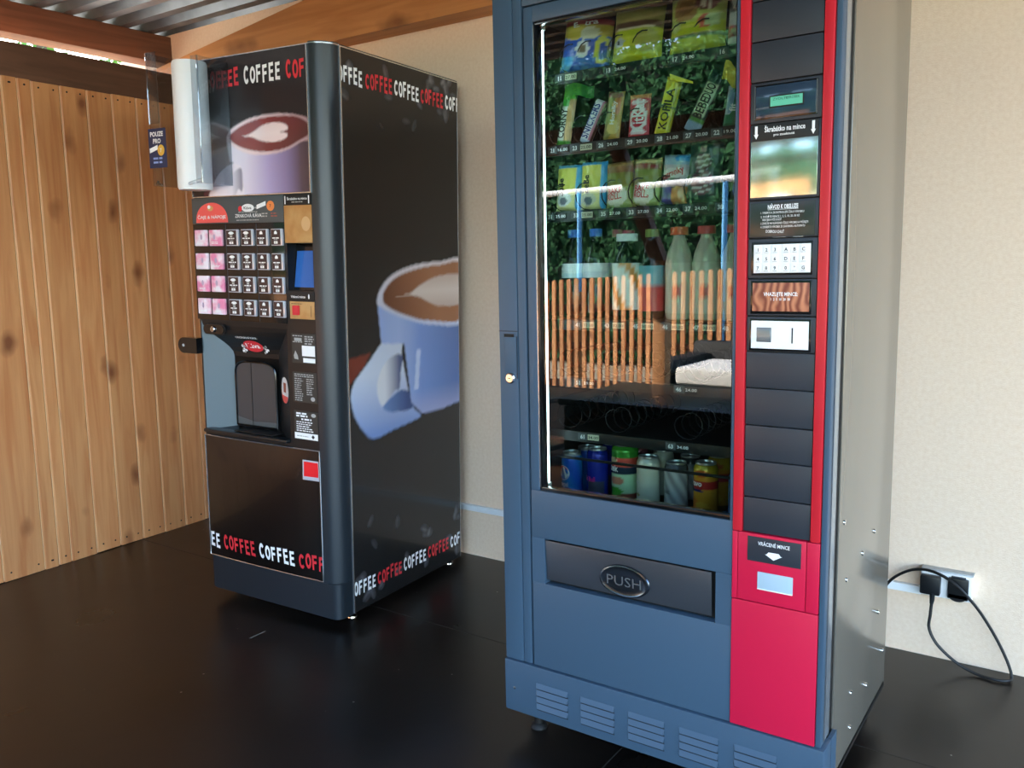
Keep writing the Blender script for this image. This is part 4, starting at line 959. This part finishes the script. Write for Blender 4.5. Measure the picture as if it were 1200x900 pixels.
pack(.066, .102, .03, blobs(gd(1), [(.5, .93, .5, .05, 'D9C48A'), (.5, .82, .45, .05, '9A2E34')]), .316, .04, 'green and gold packet with a red band, fourth on the third shelf', [('BAKE', .42, .30, .013, .034, MR, -.05), ('ROLLS', .42, .17, .013, .036, MR, -.05)], 34)
pack(.060, .104, .03, blobs(lambda u, v: hx('5A4A9A') if v < .35 and u < .5 else (hx('D98A50') if v < .35 else (hx('C9B9C4') if v < .8 else hx('9FB8D0'))), [(.5, .62, .45, .10, 'E6DAD8'), (.55, .42, .4, .09, '4A3A4A'), (.7, .22, .2, .12, 'E69A5A'), (.8, .92, .3, .08, '3FA0E0')]), .382, .05, 'purple and orange wafer packet with a blue top, fifth on the third shelf', [('tatranky', .5, .56, .014, .050, MR, .35)], 35)
def stripes(u, v):
    c = hx('24463C')
    if ((u - .5) / .34) ** 2 + ((v - .32) / .22) ** 2 < 1: c = hx('E2D6DC') if (v * 26 + math.sin(u * 5)) % 2.2 < .7 else hx('7E3F52')
    if ((u - .5) / .24) ** 2 + ((v - .64) / .16) ** 2 < 1: c = hx('D9CCCE') if (v * 26 + math.sin(u * 5)) % 2.2 < .8 else hx('6E4048')
    if ((u - .48) / .1) ** 2 + ((v - .86) / .06) ** 2 < 1: c = hx('B89A92')
    if v > .94: c = hx('6A6A60')
    return c
pack(.074, .124, .032, stripes, .446, .06, 'dark green packet picturing a striped croissant, sixth on the third shelf', [], 36)
pack(.040, .110, .03, blobs(lambda u, v: hx('3A2E28'), [(.5, .7, .3, .25, '8C6A44'), (.4, .4, .3, .1, 'C9C4D0'), (.5, .2, .35, .14, '4A5AB0')]), .526, .05, 'brown and blue packet at the right end of the third shelf', [], 37)

# ---- bottles
def bottle(x, y, r, h, cap, capm, label_paint, lz, lab, body=None, z=1.0195):
    o = empty('drink_bottle', lab, 'bottle', M=place(x, y, z), group=TG)
    b = MB(); b.lathe([(r * .55, 0), (r * .92, .003), (r, .012), (r, h * .3), (r * .93, h * .36), (r * .93, h * .42), (r, h * .48), (r, h * .62), (r * .86, h * .73), (r * .55, h * .84), (.0125, h * .89), (.0125, h * .93)], body or M_['pet'], (0, 0, 0), 24); b.build('bottle_body', o, 50)
    b = MB(); b.lathe([(cap, h * .915), (cap, h * .995), (cap * .93, h)], capm, (0, 0, 0), 20); b.build('cap', o)
    b = MB(); b.grid(28, 8, lambda u, v: (((r + .0006) * math.cos(2 * PI * u - PI / 2), (r + .0006) * math.sin(2 * PI * u - PI / 2), h * (lz[0] + (lz[1] - lz[0]) * v)), label_paint(u, v)), M_['film']); b.build('bottle_label', o, 60)
    return o
capb, capp, capw, capo, capr, capg = mat('blue cap', '2F6FC8', .4), mat('pink cap', 'C8466A', .4), mat('white cap', 'DDE4E2', .4), mat('orange cap', 'E0582A', .4), mat('red cap', 'C83A3A', .4), mat('green cap', '7F9A4A', .4)
bottle(.118, .140, .030, .205, .0150, capb, bands([(0, 'CFE0E6'), (.3, 'F0F4F4')]), (.46, .62), 'water bottle with a blue cap and white label, first from the left')
bottle(.176, .140, .030, .205, .0150, capb, bands([(0, 'DADCE6'), (.5, 'F2F0F4')]), (.46, .62), 'water bottle with a blue cap beside a pink capped one')
bottle(.190, .223, .030, .205, .0150, capp, bands([(0, 'E6D8DE'), (.5, 'F2E6EA')]), (.46, .62), 'pink capped water bottle standing behind the blue capped pair')
bottle(.239, .178, .028, .200, .0150, capp, bands([(0, 'E0D0D8'), (.6, 'F2E8EA')]), (.46, .62), 'pink capped water bottle left of the wide white cap')
bottle(.266, .120, .033, .190, .0240, capw, lambda u, v: hx('E08A3A') if (u * 9 + v * 3) % 3 < 1 else hx('F0F0E8'), (.12, .66), 'wide mouthed bottle with a white cap and orange label')
bottle(.322, .130, .028, .198, .0150, capg, lambda u, v: hx('D83A48') if v < .6 else hx('6FB0C0'), (.10, .60), 'red labelled bottle with an olive green cap')
cream = lambda u, v: hx('C8323A') if abs(v - .4) < .10 and (u * 12) % 3 < 1.2 else hx('C9C1AC')
milk = mat('cream bottle', 'B9B09C', .4)
bottle(.386, .130, .029, .200, .0190, capo, cream, (.08, .62), 'cream bottle with an orange cap, left of the red capped one', milk)
bottle(.448, .130, .029, .200, .0190, capr, cream, (.08, .62), 'cream bottle with a red cap, middle of the three at the right', milk)
bottle(.512, .130, .029, .200, .0190, capr, cream, (.08, .62), 'cream bottle with a red cap at the right end of its shelf', milk)

# ---- cans
def can(x, y, r, h, paint, lab, texts=(), z=.5665, emblem=None, rot=0, top='alu'):
    o = empty('drink_can', lab, 'can', M=place(x, y, z, rot), group=CG)
    b = MB(); pr = [(r * .74, .0), (r * .80, .004), (r, .014), (r, h - .015), (r * .84, h - .004)]
    n = 36
    def f(u, v):
        k = v * (len(pr) - 1); i = min(int(k), len(pr) - 2); t = k - i
        rr = pr[i][0] + (pr[i + 1][0] - pr[i][0]) * t; zz = pr[i][1] + (pr[i + 1][1] - pr[i][1]) * t
        a = 2 * PI * u; return (rr * math.sin(a), rr * math.cos(a), zz), paint((u + .5) % 1, zz / h)
    zz = [0, .004, .014]
    def f2(u, v):
        z_ = h * v * .965
        for (r0, z0), (r1, z1) in zip(pr, pr[1:]):
            if z_ <= z1 + 1e-9: rr = r0 + (r1 - r0) * (z_ - z0) / (z1 - z0); break
        else: rr = pr[-1][0]
        a = -2 * PI * u; return (rr * math.sin(a), rr * math.cos(a), z_), paint(u, v)
    b.grid(n, 40, f2, M_['canprint'])
    def wrap(off): return lambda s, z_: ((r + off) * math.sin(s / r), -(r + off) * math.cos(s / r), z_)
    for (t, s, z_, hh, ww, m, ro) in texts: b.text(t, s, z_, hh, m, wrap(.0008), ww, 'c', .02, ro)
    if emblem: emblem(b, wrap)
    b.build('can_body', o, 50)
    b = MB(); b.lathe([(r * .84, h * .962), (r * .86, h - .002), (r * .85, h), (r * .80, h - .001), (r * .77, h - .006), (.001, h - .006)], M_[top], (0, 0, 0), 32)
    b.box(-.007, .007, -.014, .006, h - .0058, h - .0046, M_[top], .0005); b.build('can_lid', o, 30)
    return o
def pepsi(b, wrap):
    n = 20; c = (.003, .064); R = .0185; w = wrap(.0010); w2 = wrap(.0015)
    b.disc(c[0], c[1], R, R, M_['ink_w'], w, 28)
    b.flat([(c[0] + R * .92 * math.cos(a), c[1] + R * .92 * math.sin(a)) for a in [.12 * PI + .86 * PI * i / n for i in range(n + 1)]], mat('emblem red', 'D8283C', .4), w2)
    b.flat([(c[0] + R * .92 * math.cos(a), c[1] + R * .92 * math.sin(a)) for a in [1.22 * PI + .66 * PI * i / n for i in range(n + 1)]], mat('emblem blue', '1E4FB0', .4), w2)
pb = lambda u, v: mixc(hx('1B4FC0'), hx('2F8FD8'), .5 + .5 * math.sin(u * 12 + v * 4)) if v < .96 else hx('B8BCC0')
can(.073, .195, .0265, .115, pb, 'blue cola can with a round red white and blue emblem, leftmost at the front', [('pepsi', .004, .030, .012, .026, MW, 0)], emblem=pepsi, rot=-.5)
rb = lambda u, v: hx('1A2A9A') if (v > .42) ^ ((u * 2 % 1) > .5 and v < .42) else hx('4A4E60')
can(.146, .195, .0265, .132, rb, 'slim blue and silver energy drink can with red lettering', [('Red Bull', .0, .052, .012, .040, mat('magenta print', 'E0308A', .4), 0)], rot=-.5)
gm = blobs(lambda u, v: hx('3E9A34') if v > .82 else (hx('D8584A') if v > .66 else (hx('26364A') if v > .54 else (hx('BFE0B8') if v > .2 else hx('8A3A30')))), [(.30, .70, .1, .1, 'E8B48A'), (.5, .76, .06, .06, 'F0D0A0'), (.35, .30, .09, .10, '7FCF5A'), (.55, .42, .10, .07, 'D98A70'), (.5, .24, .14, .08, '4FAF3C'), (.18, .74, .06, .1, 'C83A3A')])
can(.216, .205, .0325, .150, gm, 'tall green and red fruit drink can, third in the front row', [('KUBÍK', .0, .084, .011, .036, MW, 0)], rot=-.6)
bgm = blobs(lambda u, v: hx('D9D6C4') if v > .16 else hx('6E6A4A'), [(.22, .5, .06, .22, '5F8A3C'), (.28, .46, .04, .26, 'E8E6B8'), (.5, .3, .04, .03, 'A89A5A')])
can(.285, .190, .0275, .128, bgm, 'cream can with a green leaf print, front row middle', [('ice', .0, .062, .010, None, M_['ink_g'], 0)], rot=-.6)
grm = lambda u, v: mixc(hx('8E9094'), hx('C8C9CA'), .5 + .5 * math.sin(u * 40 + v * 17)) if .16 < v < .88 else hx('4A4C50')
can(.356, .190, .0275, .122, grm, 'silver grey can, front row between the cream and orange ones', [('TONIC', .0, .050, .008, .026, MK, 0)], rot=-.6)
orm = blobs(lambda u, v: hx('C8A82A') if v > .78 else (hx('B8302E') if .55 < v < .72 else (hx('D8922A') if v > .12 else hx('8A5A1E'))), [(.3, .84, .12, .08, 'E0D83A'), (.6, .85, .12, .06, 'C8642A'), (.4, .3, .16, .1, 'D9762A'), (.6, .24, .1, .09, 'E0A83A'), (.5, .53, .14, .03, '2A2E6A')])
can(.428, .190, .0275, .130, orm, 'orange juice can with a red band, front row right', [('Bravo', .0, .078, .013, .036, MW, 0)], rot=-.6)
can(.508, .195, .0270, .118, lambda u, v: mixc(hx('2F5FA8'), hx('4F8FC8'), v), 'plain blue can at the right end of the front row', rot=-.6)
for x, p, t, h in ((.073, pb, 'blue cola can in the back row behind the round emblem can', .115), (.146, rb, 'slim energy drink can in the back row', .132), (.216, lambda u, v: hx('8A4A52'), 'dusky pink can in the back row behind the fruit drink can', .135), (.285, bgm, 'cream can in the back row', .128), (.356, grm, 'silver grey can in the back row', .122), (.428, orm, 'orange juice can in the back row', .130)):
    can(x, .272, .0268, h, p, t, rot=-.6)

# ------------------------------------------------------------------ wall fittings
ct = MB(); ct.box(-1.9, .172, -.018, 0.0, .186, .209, mat('white trunking', 'EEF3F6', .35), .002); tag(ct.build('cable_trunking'), 'white cable trunking running low along the cream wall', 'trunking')
ds = empty('double_socket', 'white double socket low on the cream wall at the right', 'socket', loc=(.238, 0, .232))
b = MB(); b.box(-.066, .064, -.040, 0.0, -.036, .036, M_['white'], .004); b.box(-.067, .065, -.030, -.001, .036, .040, mat('grey lid hinge', 'A8A9A6', .4), .001); b.build('socket_box', ds)
b = MB(); b.box(.004, .056, -.050, -.038, -.030, .030, M_['black_satin'], .004); b.prism([(.030 + .025 * math.cos(a), -.016 + .020 * math.sin(a)) for a in [PI + PI * i / 12 for i in range(13)]], -.050, -.038, M_['black_satin'], 'y'); b.box(.012, .048, -.044, -.036, .028, .034, M_['charcoal'], .001); b.build('socket_cover', ds)
pc = empty('power_cord', 'black power cord looping from the socket over the wall and floor', 'cord', loc=(.204, -.05, .2))
def W2(p): return (p[0] - .204, p[1] + .05, p[2] - .2)
path = bezier([W2(p) for p in ((.206, -.056, .196), (.204, -.058, .150), (.203, -.060, .108), (.226, -.062, .066), (.275, -.062, .026), (.325, -.064, .0065), (.368, -.072, .0055), (.396, -.066, .0055), (.409, -.045, .009), (.398, -.036, .045), (.368, -.034, .105), (.330, -.044, .170), (.300, -.056, .212), (.268, -.062, .246), (.232, -.058, .266), (.190, -.046, .272), (.145, -.034, .260), (.100, -.026, .226), (.07, -.024, .185), (.04, -.03, .15), (-.02, -.08, .13))], 8)
b = MB(); b.tube(path, .0042, M_['cable'], 8); b.build('cable', pc)
b = MB(); b.box(-.031, .021, -.012, .012, .006, .060, M_['black_satin'], .005); b.tube([(.002, -.006, .012), (.002, -.006, -.008), (.001, -.007, -.020)], [.0075, .0065, .005], M_['black_satin'], 10); b.build('plug', pc)

# ------------------------------------------------------------------ outside: seen through the gap and mirrored in the glass
pf = empty('picket_fence', 'orange stained picket fence standing outside, mirrored in the snack machine window', 'fence', loc=(-2.8, -6.5, -.1))
x = -5.8; k = 0
while x < -.3:
    zt = 1.075 + .055 * (x + 2.9)
    b = MB(); P = [(x - .02, -.14), (x + .02, -.14), (x + .02, zt - .02), (x + .013, zt - .004), (x, zt), (x - .013, zt - .004), (x - .02, zt - .02)]
    b.prism([(a + 2.8, c + .1) for a, c in P], -.012, .012, M_['picket'], 'y'); b.build('picket', pf, 0)
    b = MB(); b.prism([(a + 2.8 + .0425, c + .1 - .03) for a, c in P], -.085, -.063, M_['beam'], 'y'); b.build('back_picket', pf, 0); x += .085; k += 1
for zz in (.10, .47, .84):
    b = MB(); b.box(-3.0, 2.5, -.062, -.0125, zz, zz + .07, M_['beam'], .003, M=Matrix.Rotation(-.055 * .5, 4, 'Y')); b.build('rail', pf)
for xx in (-2.7, -1.0, .7, 2.3):
    b = MB(); b.box(xx, xx + .09, -.18, -.09, -.06, 1.0, M_['picket'], .004); b.build('post', pf)
po = empty('shelter_post', 'wooden front post of the shelter with a slanting arm up to the beam', 'post', loc=(-1.31, -3.35, 0))
b = MB(); b.box(-.035, .035, -.035, .035, 0, 1.17, M_['picket'], .004); b.build('post', po)
b = MB(); b.box(-.035, .035, -.033, .033, 0, .66, M_['beam'], .003, M=Matrix.Translation((.0, .0, 1.13)) @ Matrix.Rotation(-.40, 4, 'Y')); b.build('brace', po)
sw = empty('pipe_frame', 'light blue pipe frame with a white crossbar standing beyond the picket fence', 'frame', loc=(-4, -8.0, -.16))
for xx in (-4.52, -2.78):
    b = MB(); b.tube([(xx + 4, 0, 0), (xx + 4, 0, 2.15)], .03, M_['bluepaint'], 12); b.build('pole', sw)
b = MB(); b.tube([(-1.4, 0, 2.15), (1.5, 0, 2.19)], .035, M_['whitepaint'], 12); b.build('crossbar', sw)
so = empty('garden_sofa', 'black rattan garden sofa with a white seat cushion on the open side of the shelter', 'sofa', loc=(-1.32, -4.9, 0))
b = MB(); b.box(-.6, .6, -.4, .35, .06, .36, M_['rattan'], .02); b.box(-.6, .6, -.42, -.30, .06, .60, M_['rattan'], .02); b.box(-.62, -.48, -.4, .35, .06, .52, M_['rattan'], .02); b.box(.48, .62, -.4, .35, .06, .56, M_['rattan'], .02); b.build('frame', so)
b = MB(); b.box(-.46, .46, -.28, .34, .362, .48, M_['cushion'], .03, 3); b.build('cushion', so)
for xx in (-.54, .54):
    for yy in (-.36, .30):
        b = MB(); b.tube([(xx, yy, 0), (xx, yy, .07)], .025, M_['black_matt'], 10); b.build('leg', so)
def low_table(name_label, x0, x1, y0, y1):
    ta = empty('garden_table', name_label, 'table', loc=((x0 + x1) / 2, (y0 + y1) / 2, 0))
    a, c = (x1 - x0) / 2, (y1 - y0) / 2
    b = MB(); b.box(-a, a, -c, c, .39, .42, M_['black_satin'], .006); b.box(-a - .004, a + .004, -c - .004, c + .004, .398, .408, M_['charcoal'], .002); b.build('tabletop', ta)
    b = MB(); b.box(-a + .05, a - .05, -c + .05, c - .05, .10, .13, M_['black_satin'], .004); b.build('lower_shelf', ta)
    for sx in (-1, 1):
        for sy in (-1, 1):
            b = MB(); b.box(sx * (a - .05) - .03, sx * (a - .05) + .03, sy * (c - .05) - .03, sy * (c - .05) + .03, 0, .39, M_['black_satin'], .004); b.build('leg', ta)
low_table('low black garden table standing left of the shelter post', -2.75, -1.95, -3.72, -2.9)
sb = empty('storage_bench', 'black storage bench with a flat lid standing in front of the shelter post', 'bench', loc=(-1.05, -2.92, 0))
b = MB(); b.box(-.40, .40, -.30, .30, .0, .52, M_['black_satin'], .012); b.build('bench_body', sb)
b = MB(); b.box(-.42, .42, -.32, .32, .521, .555, M_['black_satin'], .01); b.box(-.06, .06, -.332, -.32, .525, .545, M_['charcoal'], .003); b.build('lid', sb)

def tree(x, y, h, rad, n, m, label, cz=None, squash=1.0, seed=0, k=1.0):
    ks = k; rn = random.Random(seed); o = empty('tree', label, 'tree', loc=(x, y, -.16), group='trees around the shelter')
    b = MB(); b.tube([(0, 0, 0), (.05, .03, h * .3), (-.04, 0, h * .55), (.02, .05, h * .8)], [.14, .11, .08, .03], M_['bark'], 10); b.build('trunk', o)
    b = MB(); cl = [(rn.gauss(0, rad * .42), rn.gauss(0, rad * .42), (cz or h * .62) + rn.uniform(-1, 1) * h * .36 * squash, rad * rn.uniform(.28, .48)) for _ in range(26)]
    vs = []; fs = []
    for i in range(n):
        c = rn.choice(cl); d = Vector((rn.gauss(0, 1), rn.gauss(0, 1), rn.gauss(0, 1))).normalized() * c[3] * rn.uniform(.5, 1.0) ** .5
        p = Vector(c[:3]) + d; s = rn.uniform(.05, .10) * ks
        u = Vector((rn.gauss(0, 1), rn.gauss(0, 1), rn.gauss(0, .6))).normalized(); w = u.orthogonal().normalized()
        k = len(vs); vs += [p - u * s, p + w * s * .5, p + u * s, p - w * s * .5]; fs.append((k, k + 1, k + 2, k + 3))
    b.add(vs, fs, m); b.build('crown', o, 0)
hd_ = MB(); rn = random.Random(77); vs = []; fs = []
hd_.box(-8.5, .5, -10.2, -9.5, -.16, 3.7, mat('hedge core', '14241A', .9), .1)
for i in range(34000):
    f = rn.random(); px_, pz_ = rn.uniform(-8.7, .7), rn.uniform(-.1, 3.8); py_ = -9.42 + rn.gauss(0, .07) + .1 * math.sin(px_ * 3) * math.sin(pz_ * 4)
    if f < .12: py_, pz_ = rn.uniform(-10.2, -9.4), 3.7 + abs(rn.gauss(0, .2))
    p = Vector((px_, py_, pz_)); k_ = rn.uniform(.035, .075)
    u = Vector((rn.gauss(0, 1), rn.gauss(0, .5), rn.gauss(0, 1))).normalized(); w_ = u.cross(Vector((rn.gauss(0, .5), 1, rn.gauss(0, .5)))).normalized()
    k = len(vs); vs += [p - u * k_, p + w_ * k_ * .5, p + u * k_, p - w_ * k_ * .5]; fs.append((k, k + 1, k + 2, k + 3))
hd_.add(vs, fs, M_['leafA']); tag(hd_.build('hedge', None, 0), 'dense dark green hedge behind the picket fence', 'hedge')
tree(-8.2, -12.6, 5.6, 1.5, 9000, M_['leafA'], 'dense dark green tree behind the left end of the hedge', seed=1)
tree(-4.0, -12.8, 6.0, 1.5, 9000, M_['leafA'], 'dense dark green tree behind the middle of the hedge', seed=2)
tree(.2, -12.6, 5.6, 1.4, 9000, M_['leafA'], 'dense dark green tree behind the right end of the hedge', seed=3)
tree(-8.8, -.6, 3.4, .7, 8000, M_['leafB'], 'light green tree outside the gap above the plank fence', seed=4, k=.55)
tree(-6.3, 1.0, 4.3, .8, 8000, M_['leafB'], 'light green tree outside beyond the shelter corner', seed=5, k=.55)

# ------------------------------------------------------------------ light and camera
w = bpy.data.worlds.new('World'); SC.world = w; w.use_nodes = True
nt = w.node_tree; bg = nt.nodes['Background']
sk = nt.nodes.new('ShaderNodeTexSky'); sk.sky_type = 'NISHITA'; sk.sun_disc = False
sk.sun_elevation = math.radians(32); sk.sun_rotation = math.radians(-65); sk.air_density = 1.0; sk.dust_density = 1.5; sk.ozone_density = 1.0
nt.links.new(sk.outputs[0], bg.inputs['Color']); bg.inputs['Strength'].default_value = 0.30
sd = Vector((-.75, .35, .46)).normalized()
L = bpy.data.lights.new('sun', 'SUN'); L.energy = 8.0; L.angle = math.radians(.6); L.color = (1.0, .93, .82)
lo = bpy.data.objects.new('sun', L); COL.objects.link(lo); lo.rotation_euler = sd.to_track_quat('Z', 'Y').to_euler()

cam = bpy.data.cameras.new('camera'); co = bpy.data.objects.new('camera', cam); COL.objects.link(co)
cam.sensor_width = 36; cam.lens = 36 * 999.475 / 1200; cam.clip_start = .02; cam.clip_end = 200
R_ = Vector((.82563436, .56391858, -.01799281)); U_ = Vector((-.06545339, .12740818, .98968834)); F_ = Vector((-.56039608, .81594301, -.14210295))
Mx = Matrix(((R_.x, U_.x, -F_.x, .53510763), (R_.y, U_.y, -F_.y, -2.60132172), (R_.z, U_.z, -F_.z, 1.15392731), (0, 0, 0, 1)))
co.matrix_world = Mx; SC.camera = co
vs_ = SC.view_settings; vs_.view_transform = 'Standard'; vs_.look = 'None'; vs_.gamma = 1.0; vs_.use_curve_mapping = False; vs_.exposure = 2.6
SC.cycles.transparent_max_bounces = 24
